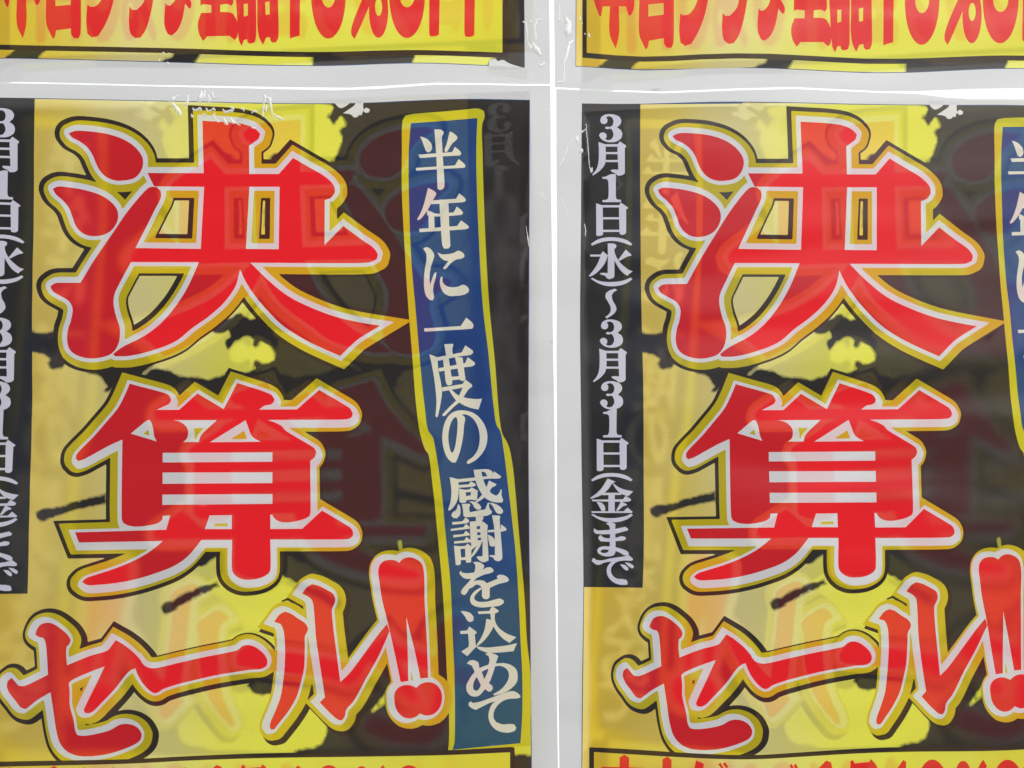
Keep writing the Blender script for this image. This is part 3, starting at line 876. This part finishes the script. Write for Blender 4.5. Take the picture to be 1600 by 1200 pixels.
# black brush splashes of the background ----------------------------
DARK = [
    C(*c6, [(800, -60), (822, 45), (870, 58), (885, 75), (862, 108), (843, 130), (868, 160), (885, 178), (908, 150), (930, 130), (955, 150), (962, 175), (942, 198), (920, 215),
            (935, 250), (932, 290), (912, 330), (898, 370), (880, 400), (840, 412)])
    + [(455, 262), (448, 250), (440, 242), (428, 240), (420, 250), (414, 262), (412, 400), (410, 470), (397, 496), (385, 496), (376, 490), (367, 492), (358, 497)]
    + [(300, 520), (225, 560), (170, 565), (105, 545), (93, 516), (82, 517), (74, 520), (67, 520), (52, 517), (40, 515), (5, 514), (5, 548), (30, 549), (51, 550), (60, 552), (68, 553), (77, 560),
       (76, 570), (84, 577), (94, 576), (105, 569), (112, 574), (130, 580), (140, 583), (150, 586), (160, 595), (165, 606), (157, 614), (170, 610), (180, 605), (250, 620), (330, 640),
       (390, 700), (420, 800), (436, 880), (440, 898), (448, 903), (458, 908), (490, 940), (520, 1050), (518, 1130), (511, 1136), (511, 1142), (508, 1152), (500, 1163), (490, 1168), (478, 1169), (470, 1171),
       (460, 1175), (455, 1188), (803, 1188), (803, 1150), (850, 1100), (850, 100), (500, 100)],
    C(0, 440, 2.307, [(130, 840), (150, 820), (180, 816), (215, 812), (250, 800), (320, 780), (385, 765), (385, 798), (330, 812), (290, 818), (250, 832), (200, 846), (160, 862), (137, 856)]),
    C(*F_, [(265, 340), (280, 315), (330, 300), (375, 280), (420, 252), (520, 205), (600, 175), (700, 140), (720, 180), (620, 222), (540, 262), (450, 310), (340, 380), (290, 402), (265, 375)]),
    C(*C_, [(1380, 830), (1600, 800), (1600, 860), (1560, 890), (1480, 942), (1420, 968), (1370, 960)]),
    C(*F_, [(935, 950), (980, 900), (1160, 860), (1140, 1015), (1060, 1022), (1000, 1018), (958, 985)]),
    # foot of the design, under the box
    foot([(20, 1347), (40, 1330), (92, 1328), (74, 1344), (68, 1356), (18, 1356)]),
    foot([(262, 1356), (280, 1344), (290, 1330), (336, 1330), (322, 1348), (308, 1366), (262, 1366)]),
    foot([(500, 1336), (500, 1370), (650, 1370), (660, 1341), (650, 1334)]),
    [(768, 1370), (778, 1350), (795, 1340), (797, 1180), (850, 1180), (850, 1370)],
]
LIGHT = [
    C(300, 400, 4, [(-330, 760), (-200, 640), (-80, 560), (100, 470), (180, 480), (220, 468), (235, 500), (205, 540), (222, 578), (250, 560), (262, 530), (300, 522), (345, 503), (378, 525), (372, 560),
                    (400, 568), (432, 540), (480, 562), (518, 610), (502, 650), (450, 668), (400, 650), (378, 672), (388, 700), (335, 732), (240, 715), (180, 745), (100, 768), (20, 757),
                    (-70, 748), (-140, 720), (-240, 708)]),
    C(*c6, [(-60, 330), (10, 300), (460, 330), (480, 395), (440, 405), (400, 420), (395, 500), (0, 500)]),
    C(*H_, [(868, 800), (900, 750), (1030, 590), (1050, 560), (1015, 680), (930, 750)]),
    C(*G_, [(1120, 25), (1131, 25), (1142, 95), (1122, 95)]),
    [(380, 300), (414, 300), (413, 345), (380, 345)], [(405, 365), (416, 350), (416, 372), (410, 375)],
]
WHITE_SPOTS = [
    C(*c6, [(880, 20), (905, 60), (930, 76), (950, 70), (985, 45), (1000, 20)]),
    C(*c6, [(942, 108), (985, 80), (1015, 58), (1035, 20), (1080, 20), (1070, 50), (1072, 85), (1090, 72), (1112, 84), (1106, 102), (1085, 106), (1070, 92), (1060, 120), (1045, 118), (1030, 132), (1008, 132), (1000, 120), (980, 112)]),
    [(772, 1372), (776, 1350), (785, 1348), (790, 1352), (798, 1350), (805, 1354), (812, 1357), (822, 1360), (836, 1364), (836, 1380)],
]

# ------------------------------------------------------------------ regions of the print
def sm(strokes, corner=40, step=2.2):
    return [[smooth(p, corner, step) for p in s_] for s_ in strokes]


def flat(strokes):
    return [p for s_ in strokes for p in s_]


class Region:
    __slots__ = ('name', 'label', 'parent', 'ink', 'test', 'loops')

    def __init__(self, name, label, parent, ink_, test, loops):
        self.name, self.label, self.parent, self.ink, self.test, self.loops = name, label, parent, ink_, test, loops


def glyph(name, label, parent, ink_, strokes, corner=40, step=1.6):
    s_ = sm(strokes, corner, step)
    # the outline drawn is that of the union of the strokes: only needed edges enter the triangulation
    def test(x, y):
        r = np.zeros(x.shape, bool)
        a = np.vstack(flat(s_))
        m = (x > a[:, 0].min()) & (x < a[:, 0].max()) & (y > a[:, 1].min()) & (y < a[:, 1].max())
        if m.any():
            q = np.zeros(m.sum(), bool)
            for st_ in s_:
                q |= inside(st_, x[m], y[m])
            r[m] = q
        return r
    return Region(name, label, parent, ink_, test, [rdp(p, 0.08) for p in flat(s_)])


def poly(name, label, parent, ink_, pts, corner=25, step=4):
    p = smooth(pts, corner, step)
    return Region(name, label, parent, ink_, lambda x, y: inside([p], x, y), [p])


REG = []
for ch, s_ in BOXTEXT:
    REG.append(glyph('printed_character', 'red character ' + ch, 'price_box', 'box_red', box_map(s_)))
REG.append(poly('box_panel', 'yellow panel inside the black line', 'price_box', 'panel_yellow', BOX_IN))
REG.append(poly('price_box', 'wide yellow box with a black line round it', None, 'outline_black', BOX_OUT))
for ch, s_ in DATES:
    REG.append(glyph('printed_character', 'white character ' + ch, 'date_strip', 'date_white', [[r2d(p) for p in k] for k in s_]))
REG.append(poly('date_strip', 'upright black strip with the dates', None, 'black_ink', STRIP, 40))
fields = {}
bigs = []
for nm, lb, s_, w_, g_, k_ in BIG:
    ss = sm(s_, 38, 2.5)
    P = flat(ss)
    r = glyph(nm, lb, None, 'red_ink', s_, 38, 2.5)
    r.loops = [rdp(p, 0.06) for p in P]
    REG.append(r)
    RAW = flat(s_)
    FW = offset_field(P, w_[0], w_[1], RAW)
    FG = np.minimum(offset_field(P, g_[0], g_[1], RAW), FW + 0.5)
    FK = np.minimum(offset_field(P, k_[0], k_[1], RAW), FG + 0.6)
    if nm == 'red_kana_ru':
        for q in (C(*F_, [(1037, 501), (1145, 545), (1145, 562), (1040, 514)]), C(*F_, [(1168, 308), (1250, 268), (1372, 343), (1367, 360), (1255, 290), (1200, 298)])):
            i0, i1, j0, j1 = window([np.array(q)], 6)
            X, Y = np.meshgrid(gxs[i0:i1], gys[j0:j1])
            e = seg_dist([np.array(q)], X, Y)
            e[inside([np.array(q)], X, Y)] *= -1
            FK[j0:j1, i0:i1] = np.minimum(FK[j0:j1, i0:i1], e)
    bigs.append((nm, FW, FG, FK))


def ring_regions(which, name, ink_):
    allf = np.stack([b[which] for b in bigs])
    amin = allf.argmin(0)
    for q, b in enumerate(bigs):
        F = b[which]
        others = [c[which] for c in bigs if c is not b]

        def test(x, y, F=F, others=others):
            v = sample(F, x, y)
            r = v < 0
            if r.any():
                o = np.min([sample(f, x[r], y[r]) for f in others], 0)
                k = np.nonzero(r)[0]
                r[k[o < v[r] - 1e-6]] = False
            return r
        REG.append(Region(name, None, b[0], ink_, test, isolines(F)))


ring_regions(1, 'white_outline', 'outline_white')
ring_regions(2, 'gold_outline', 'outline_gold')
for ch, s_ in BANNER:
    REG.append(glyph('printed_character', 'white character ' + ch, 'slogan_banner', 'banner_white', s_))
REG.append(poly('slogan_banner', 'tall kinked blue banner with a white slogan', None, 'banner_blue', BLUE_IN, 40))
REG.append(poly('banner_frame', 'yellow edge', 'slogan_banner', 'frame_yellow', FRAME_OUT, 40))
ring_regions(3, 'black_outline', 'outline_black')
for k, w_ in enumerate(WHITE_SPOTS):
    REG.append(poly('white_splatter', 'small white paint spot', None, 'white_splatter', w_, 50, 2))
PR = smooth(PRINT, 25, 5)
PIN = max(isolines(offset_field([PR], -1.2)), key=lambda a: abs(area2(a)))
REG.append(Region('print_edge', 'hair-thin blue line round the print', None, 'edge_blue', lambda x, y: inside([PR], x, y) & ~inside([PIN], x, y), [PIN]))
REG.append(Region('background_artwork', 'yellow gradient with black brush splashes', None, 'splash_artwork', lambda x, y: inside([PR], x, y), [PR]))

# splash field: > 0 light, < 0 dark, ragged by a little noise
rng = np.random.default_rng(3)
SP = np.full((GNY, GNX), 60.0)
for q in DARK:
    w_, X, Y, e = signed([smooth(q, 70, 3)], 30)
    i0, i1, j0, j1 = w_
    SP[j0:j1, i0:i1] = np.minimum(SP[j0:j1, i0:i1], e)
for q in LIGHT:
    w_, X, Y, e = signed([smooth(q, 70, 3)], 30)
    i0, i1, j0, j1 = w_
    SP[j0:j1, i0:i1] = np.maximum(SP[j0:j1, i0:i1], -e)


def vnoise(scale):
    n = 200
    t = rng.random((n, n))
    X, Y = np.meshgrid((gxs - GX0) / scale % (n - 2), (gys - GY0) / scale % (n - 2))
    i, j = X.astype(int), Y.astype(int)
    u, v = X - i, Y - j
    u, v = u * u * (3 - 2 * u), v * v * (3 - 2 * v)
    return t[j, i] * (1 - u) * (1 - v) + t[j, i + 1] * u * (1 - v) + t[j + 1, i] * (1 - u) * v + t[j + 1, i + 1] * u * v - 0.5


SP = SP + 3.2 * vnoise(7.0) + 2.0 * vnoise(3.7)
splash_lines = [isolines(SP + o, 0.35) for o in (-2.4, 0.0, 2.4)]

# ------------------------------------------------------------------ one triangulation of the whole drawing
verts, edges = [], []


def add_loop(p):
    n0 = len(verts)
    verts.extend(map(tuple, p))
    n = len(p)
    edges.extend((n0 + i, n0 + (i + 1) % n) for i in range(n))


for r in REG:
    for p in r.loops:
        add_loop(p)
for group in splash_lines:
    for p in group:
        add_loop(p)
for a in np.arange(-58, 832, 14.0):
    for b in np.arange(158, 1350, 14.0):
        verts.append((a + 0.37, b + 0.21))
res = delaunay_2d_cdt([Vector(v) for v in verts], edges, [], 0, 1e-4)
V2 = np.array([tuple(v) for v in res[0]])
T2 = np.array([tuple(f) for f in res[2]])
cen = V2[T2].mean(1)
cls = np.full(len(T2), -1)
todo = np.arange(len(T2))
for k, r in enumerate(REG):
    m = r.test(cen[todo, 0], cen[todo, 1])
    cls[todo[m]] = k
    todo = todo[~m]
SPV = np.clip(0.5 - sample(SP, V2[:, 0], V2[:, 1]) / 4.8, 0, 1)
SPV = SPV * SPV * (3 - 2 * SPV)
print('triangulation', len(V2), len(T2), 'unused', len(todo))

# ------------------------------------------------------------------ where each poster hangs
PH = rng.random(8) * 6.28


def depth(x, y):
    """gentle ripples of the laminated sheets, metres towards the window"""
    z = 0.55 * np.sin(y / 13.5 + 0.7 * np.sin(x / 90 + PH[0]) + PH[1]) * (0.5 + 0.5 * np.sin(x / 120 + y / 150 + PH[2]))
    z = z + 1.6 * np.sin(y / 47 + x / 300 + PH[3]) + 2.5 * np.sin(x / 160 + PH[4]) * np.sin(y / 210 + PH[5])
    return z * S * 0.8


def W_bl(x, y):
    return x, y


def W_tl(x, y):
    return unfoot(x) - 12, y - 1256


def W_tr(x, y):
    return unfoot(x) + 915, y - 1256 + top_wave(unfoot(x))


def to_world(px, py, d=0.0):
    return np.stack([(px - 800) * S, depth(px, py) + d, ZC + (600 - py) * S], -1)


def make_mesh(name, v3, tris, uv=None, spl=None):
    me = bpy.data.meshes.new(name)
    me.vertices.add(len(v3))
    me.vertices.foreach_set('co', np.ascontiguousarray(v3, np.float32).ravel())
    me.loops.add(len(tris) * 3)
    me.loops.foreach_set('vertex_index', np.ascontiguousarray(tris, np.int32).ravel())
    me.polygons.add(len(tris))
    me.polygons.foreach_set('loop_start', np.arange(0, len(tris) * 3, 3, dtype=np.int32))
    me.polygons.foreach_set('use_smooth', np.ones(len(tris), bool))
    if uv is not None:
        l = me.uv_layers.new(name='print')
        l.data.foreach_set('uv', np.ascontiguousarray(uv[tris.ravel()], np.float32).ravel())
    if spl is not None:
        a = me.attributes.new('splash', 'FLOAT', 'POINT')
        a.data.foreach_set('value', np.ascontiguousarray(spl, np.float32))
    me.update(calc_edges=True)
    return me


def link(name, me, mat, parent=None, label=None):
    o = bpy.data.objects.new(name, me)
    if mat:
        me.materials.append(mat)
    COL.objects.link(o)
    o.parent = parent
    if label:
        o['label'] = label
    return o


UV2 = np.stack([V2[:, 0] / 850, (V2[:, 1] - 150) / 1200], -1)


def oriented(v3, t):
    n = np.cross(v3[t[:, 1]] - v3[t[:, 0]], v3[t[:, 2]] - v3[t[:, 0]])
    t = t.copy()
    f = n[:, 1] > 0
    t[f] = t[f][:, ::-1]
    return t


def margin(tree, warp, sheet, base):
    """white border of the paper out to the edge of the laminated sheet"""
    a = np.array(sheet, float)
    step = 14.0
    out = []
    for i in range(len(a)):
        b = a[(i + 1) % len(a)]
        n = max(1, int(np.hypot(*(b - a[i])) / 12))
        out += [tuple(a[i] + (b - a[i]) * q / n) for q in range(n)]
    wx, wy = warp(PR[:, 0], PR[:, 1])
    prw = np.stack([wx, wy], -1)
    out = np.array(out)
    vs = [tuple(v) for v in out] + [tuple(v) for v in prw]
    n1, n2 = len(out), len(prw)
    es = [(i, (i + 1) % n1) for i in range(n1)] + [(n1 + i, n1 + (i + 1) % n2) for i in range(n2)]
    x0, y0 = out.min(0)
    x1, y1 = out.max(0)
    gx, gy = np.meshgrid(np.arange(x0, x1, step) + 0.3, np.arange(y0, y1, step) + 0.3)
    g = np.stack([gx.ravel(), gy.ravel()], -1)
    g = g[~inside([prw], g[:, 0], g[:, 1])]
    vs += [tuple(v) for v in g]
    r = delaunay_2d_cdt([Vector(v) for v in vs], es, [], 0, 1e-4)
    v = np.array([tuple(q) for q in r[0]])
    t = np.array([tuple(f) for f in r[2]])
    c = v[t].mean(1)
    t = t[inside([out], c[:, 0], c[:, 1]) & ~inside([prw], c[:, 0], c[:, 1])]
    v3 = to_world(v[:, 0], v[:, 1]) - base
    me = make_mesh('paper_margin', v3, oriented(v3, t), np.stack([v[:, 0] / 850, v[:, 1] / 1200], -1))
    return link('paper_margin', me, M('white_paper'), tree, 'white paper border')


def poster(warp, sheet, label, centre, gap, ymin=0):
    root = bpy.data.objects.new('sale_poster', None)
    COL.objects.link(root)
    root.location = ((centre[0] - 800) * S, 0, ZC + (600 - centre[1]) * S)
    root['label'] = label
    root['category'] = 'poster'
    root['group'] = 'laminated sale posters hung edge to edge'
    base = np.array(root.location)
    px, py = warp(V2[:, 0], V2[:, 1])
    P3 = to_world(px, py) - base
    ok = cen[:, 1] > ymin
    made = {}
    subs = []
    for k, r in enumerate(REG):
        t = T2[(cls == k) & ok]
        if len(t) == 0:
            continue
        used, inv = np.unique(t, return_inverse=True)
        t = inv.reshape(-1, 3)
        v3 = P3[used]
        spl = SPV[used] if INKS[r.ink][4] else None
        me = make_mesh(r.name, v3, oriented(v3, t), UV2[used], spl)
        o = link(r.name, me, M(r.ink), None, r.label)
        if r.parent is None:
            o.parent = root
            made[r.name] = o
        else:
            subs.append((o, r.parent))
    for o, p in subs:
        o.parent = made.get(p, root)
    margin(root, warp, sheet, base)
    # print on the reverse side, mirrored, glimmering through
    inks = sorted({r.ink for r in REG})
    mi = np.array([inks.index(r.ink) for r in REG])
    sel = (cls >= 0) & ok
    t = T2[sel]
    used, inv = np.unique(t, return_inverse=True)
    t2 = inv.reshape(-1, 3)
    bx = 785 - V2[used, 0]
    by = V2[used, 1] - 10 * (1 - V2[used, 0] / 450)
    qx, qy = warp(bx, by)
    v3 = to_world(qx, qy, gap(bx, by)) - base
    me = make_mesh('reverse_print', v3, oriented(v3, t2), UV2[used], SPV[used])
    for i in inks:
        me.materials.append(MR(i))
    me.polygons.foreach_set('material_index', mi[cls[sel]].astype(np.int32))
    o = link('reverse_print', me, None, root, 'mirrored print of the reverse side showing faintly through')
    return root




def ss(a, b, x):
    t_ = np.clip((x - a) / (b - a), 0, 1)
    return t_ * t_ * (3 - 2 * t_)


def gap_bl(u, v):
    return 0.0026 + 0.013 * ss(270, 160, u) + 0.020 * ss(700, 745, u) * ss(250, 330, v) + 0.004 * ss(540, 640, v) * ss(420, 360, u) + 0.008 * ss(420, 520, u) * ss(560, 680, v) + 0.006 * ss(1050, 1110, v) * ss(420, 520, u)


def gap_br(u, v):
    return 0.0026 + 0.010 * ss(230, 160, u) * ss(380, 520, v) + 0.013 * ss(430, 520, u) * ss(260, 520, v) + 0.003 * ss(430, 520, u)


def gap_top(u, v):
    return 0.004 + 0 * u


R2 = lambda x, y: d2r(np.asarray(x, float), np.asarray(y, float))
SEAM_T = [(-40, 127.5), (0, 128), (72, 129), (240, 133), (480, 137), (545, 137.5), (600, 134.5), (680, 129.5), (740, 130), (815, 131.5)]
SEAM_B = [(-40, 129.5), (0, 130), (72, 131), (240, 135), (480, 140.5), (520, 141.5), (590, 139), (680, 132.5), (740, 132.5), (815, 134)]
SEAM_TR = [(880, 137), (920, 139.3), (1037, 143), (1150, 138), (1240, 135.5), (1375, 142), (1431, 142), (1520, 138.5), (1600, 137.5), (1700, 137)]
SEAM_BR = [(880, 139.5), (920, 142), (1037, 145.5), (1150, 141), (1240, 138.5), (1375, 144.5), (1431, 146), (1480, 152), (1520, 154.5), (1600, 155), (1700, 155)]  # edge dips at the right: the widened bright gap stands in for glare
SH_TL = [(-130, -130)] + [(857.5, -130), (858.3, 0), (859.5, 131.5)] + SEAM_T[::-1] + [(-130, 127)]
SH_TR = [(865, -130), (1790, -130), (1790, 136)] + SEAM_TR[::-1] + [(867, 136.5), (865.5, 0)]
SH_BL = SEAM_B + [(860, 134), (861, 300), (862.5, 400), (864.5, 550), (866.8, 700), (867.7, 900), (869, 1000), (872, 1200), (874, 1380), (-130, 1380), (-130, 129)]
SH_BR = SEAM_BR + [(1790, 156), (1790, 1380), (876, 1380), (874, 1200), (871.8, 1000), (870.8, 900), (870, 700), (869.3, 550), (870, 400), (869.5, 300), (869, 139)]

poster(W_bl, SH_BL, 'sale poster lower left, showing 決算セール!! and the whole blue slogan banner', (400, 750), gap_bl)
poster(R2, SH_BR, 'lower right sale poster, its whole black date strip in view, blue banner cut off', (1330, 750), gap_br)
poster(W_tl, SH_TL, 'upper left poster, only the foot of its yellow box showing above the lower left poster', (400, 0), gap_top, 1130)
poster(W_tr, SH_TR, 'upper right poster, showing the foot and left corner of its yellow box', (1330, 0), gap_top, 1130)

# ------------------------------------------------------------------ frosted shop window the posters hang on
m = bpy.data.materials.new('frosted_window')
t, out = nt(m)
tl = t.nodes.new('ShaderNodeBsdfTranslucent')
tl.inputs[0].default_value = (0.92, 0.95, 0.94, 1)
t.links.new(tl.outputs[0], out.inputs[0])
v = np.array([(-1.4, 0.03, 0.2), (1.4, 0.03, 0.2), (1.4, 0.03, 2.7), (-1.4, 0.03, 2.7)])
me = bpy.data.meshes.new('window_pane')
b_ = 0.006
vv = [tuple(p) for p in v] + [(p[0], p[1] + b_, p[2]) for p in v]
me.from_pydata(vv, [], [(0, 1, 2, 3), (7, 6, 5, 4), (0, 4, 5, 1), (1, 5, 6, 2), (2, 6, 7, 3), (3, 7, 4, 0)])
pane = link('window_pane', me, m)
pane['kind'] = 'structure'

# ------------------------------------------------------------------ crinkles and air pockets in the clear film, white mixed in to stand for glints
fm = bpy.data.materials.new('whitened_film')
t, out = nt(fm)
gl = t.nodes.new('ShaderNodeBsdfGlossy')
gl.inputs['Roughness'].default_value = 0.5
gl.inputs[0].default_value = (1, 1, 1, 1)
tp = t.nodes.new('ShaderNodeBsdfTransparent')
mx = t.nodes.new('ShaderNodeMixShader')
lw = t.nodes.new('ShaderNodeLayerWeight')
lw.inputs[0].default_value = 0.35
mr = t.nodes.new('ShaderNodeMapRange')
mr.inputs['To Min'].default_value = 0.62
mr.inputs['To Max'].default_value = 0.7
t.links.new(lw.outputs['Fresnel'], mr.inputs['Value'])
t.links.new(mr.outputs[0], mx.inputs[0])
t.links.new(tp.outputs[0], mx.inputs[1])
df = t.nodes.new('ShaderNodeBsdfDiffuse')
df.inputs[0].default_value = (1, 1, 1, 1)
mg = t.nodes.new('ShaderNodeMixShader')
mg.inputs[0].default_value = 0.7
t.links.new(df.outputs[0], mg.inputs[1])
t.links.new(gl.outputs[0], mg.inputs[2])
t.links.new(mg.outputs[0], mx.inputs[2])
t.links.new(mx.outputs[0], out.inputs[0])


def crinkle(paths, seed):
    """raised creases in the film: each a low ridge of uneven width along a drawn line (x, y, half width)"""
    rg = np.random.default_rng(seed)
    vs, fs = [], []
    for path in paths:
        p = np.array(path, float)
        d = np.r_[0, np.cumsum(np.hypot(*np.diff(p[:, :2], axis=0).T))]
        n = max(4, int(d[-1] / 1.6))
        q = np.linspace(0, d[-1], n)
        x = np.interp(q, d, p[:, 0]) + rg.normal(0, 0.2, n)
        y = np.interp(q, d, p[:, 1]) + rg.normal(0, 0.2, n)
        w = np.interp(q, d, p[:, 2]) * 1.2 * np.interp(np.arange(n), np.arange(0, n + 5, 4), rg.uniform(0.5, 1.5, len(np.arange(0, n + 5, 4))))
        w[0] = w[-1] = 0.1
        tx, ty = np.gradient(x), np.gradient(y)
        l = np.hypot(tx, ty) + 1e-9
        nx, ny = -ty / l, tx / l
        K = 6
        b0 = len(vs)
        for i in range(n):
            for k in range(K + 1):
                a = -1 + 2 * k / K
                off = a * w[i]
                h = w[i] * 0.4 * (1 - a * a) * rg.uniform(0.85, 1.15) + 0.5
                px, py = x[i] + nx[i] * off, y[i] + ny[i] * off
                vs.append(((px - 800) * S, float(depth(px, py)) - h * S, ZC + (600 - py) * S))
        for i in range(n - 1):
            for k in range(K):
                a = b0 + i * (K + 1) + k
                fs.append((a, a + 1, a + K + 2, a + K + 1))
    return vs, fs


def add_crinkle(label, paths, seed, parent):
    vs, fs = crinkle(paths, seed)
    b = np.array(parent.location)
    me = bpy.data.meshes.new('film_crinkle')
    me.from_pydata([tuple(np.array(q) - b) for q in vs], [], fs)
    me.polygons.foreach_set('use_smooth', [True] * len(fs))
    o = link('film_crinkle', me, fm, parent, label)
    o['kind'] = 'stuff'
    return o


c9 = (220, 80, 20 / 3)


def pth(c, pts):
    return [(c[0] + x / c[2], c[1] + y / c[2], w) for x, y, w in pts]


roots = [o for o in COL.objects if o.name.startswith('sale_poster')]
BLr, BRr, TLr, TRr = roots
g1 = [pth(c9, q) for q in (
    [(290, 530, 1), (340, 500, 3), (400, 460, 1)], [(330, 540, 1), (370, 590, 3), (410, 650, 3), (420, 680, 1)], [(500, 450, 1), (490, 520, 1.5), (460, 610, 1.2)],
    [(600, 540, 1), (620, 480, 3), (640, 410, 2)], [(620, 540, 1), (660, 470, 4), (670, 400, 2)], [(700, 540, 1), (720, 520, 1.5), (700, 450, 1.5)], [(740, 420, 1), (765, 500, 1.5), (810, 470, 1)],
    [(540, 590, 1), (560, 620, 1.5), (620, 600, 1.5), (640, 625, 1)], [(680, 590, 1), (700, 630, 1.8), (760, 600, 1.8), (780, 625, 1)], [(850, 600, 1), (880, 640, 1.8), (940, 620, 1.6), (960, 640, 1)],
    [(640, 640, 1), (660, 660, 1), (690, 650, 1)], [(780, 640, 1), (760, 660, 1.2), (770, 700, 1), (800, 730, 2), (830, 735, 1)], [(860, 690, 1), (880, 740, 2), (910, 770, 1)],
    [(920, 680, 1), (960, 740, 2.4), (1000, 750, 1), (1040, 780, 1)], [(530, 650, 1), (540, 700, 2)],
    [(940, 570, 1), (960, 600, 2), (970, 620, 1)], [(1040, 610, 1), (1060, 590, 1.4), (1080, 630, 1)], [(1150, 650, 1), (1180, 620, 1.3), (1220, 640, 1)],
    [(1270, 690, .8), (1280, 560, 1.2), (1300, 480, 2.4), (1280, 450, 1)], [(1300, 480, 1), (1340, 500, 2.2), (1360, 600, 1), (1370, 680, 1)], [(1310, 560, 1), (1300, 640, 1.3)],
    [(1380, 650, 1), (1420, 680, 2), (1490, 715, 1)], [(1150, 790, 1), (1180, 800, 1.3), (1210, 805, 1)])]
add_crinkle('glittering creases in the film over the top of the kanji', g1, 5, BLr)
add_crinkle('glittering specks in the film over the black line', [pth(c9, q) for q in (
    [(215, 20, 1), (235, 25, 3), (250, 10, 1)], [(285, 20, 1), (300, 25, 1.2)], [(200, 80, 1), (195, 100, 1.2), (188, 110, .8)], [(275, 110, 1), (285, 130, 2), (290, 145, 1)])], 6, TLr)
v1 = (780, 0, 5)
add_crinkle('creases in the film beside the white seam', [pth(v1, q) for q in (
    [(180, 168, .8), (210, 180, .9), (225, 330, .7), (245, 385, 1.3), (270, 330, 1.4)], [(345, 150, .6), (300, 155, .8), (275, 210, .9), (290, 320, .9)],
    [(265, 330, 1), (290, 380, 4), (320, 430, 4), (335, 440, 1)], [(245, 150, 1), (250, 175, 2), (245, 190, 1)], [(305, 490, 1), (320, 520, 2.2), (350, 500, 2.6), (350, 480, 1)])], 7, TLr)
add_crinkle('branching creases in the film beside the white seam', [pth(v1, q) for q in (
    [(445, 40, .6), (470, 40, .7), (472, 140, .7), (455, 158, .9), (510, 160, .8)], [(520, 130, 1.4), (545, 180, 5), (540, 250, 5), (530, 300, 3)], [(585, 315, 1), (550, 340, 3), (530, 420, 2.4), (505, 500, 1.8), (510, 560, .9), (500, 640, .9), (460, 640, 1.3), (440, 655, 1)],
    [(632, 130, 1), (636, 160, 1.2)], [(645, 175, .8), (652, 190, .8)], [(665, 260, .8), (672, 275, .8)], [(700, 260, 1), (706, 300, 1.2)])], 8, TRr)
v2 = (900, 160, 7.5)
add_crinkle('branching crease in the film over the edge of the date strip', [pth(v2, q) for q in (
    [(60, 360, 1), (75, 340, 1.6), (105, 320, .8), (130, 290, .5), (120, 250, .4), (100, 270, .4)], [(118, 310, .5), (135, 440, .5), (145, 600, .5), (155, 740, .5), (180, 820, 1.5), (190, 760, .7)],
    [(20, 380, 1), (10, 440, 2), (40, 500, 2), (30, 470, 1)], [(75, 540, 1.4), (60, 580, 2.2), (55, 600, 1)], [(30, 720, 1), (50, 740, 1.4)])]
    + [pth((820, 0, 3), q) for q in ([(160, 785, .5), (185, 740, .6), (205, 670, .6), (245, 660, .7)], [(155, 905, .4), (185, 980, .5), (200, 1045, .4)], [(278, 1050, .5), (285, 1080, .9), (283, 1110, .6)])], 9, BRr)
add_crinkle('small specks in the film at the print edge', [pth((820, 0, 3), q) for q in (
    [(85, 520, .6), (110, 515, .9)], [(97, 608, .5), (103, 615, .8)], [(85, 890, .5), (80, 920, .6), (110, 950, .5)], [(5, 1060, .5), (12, 1100, .8), (20, 1160, .7)])], 10, BLr)
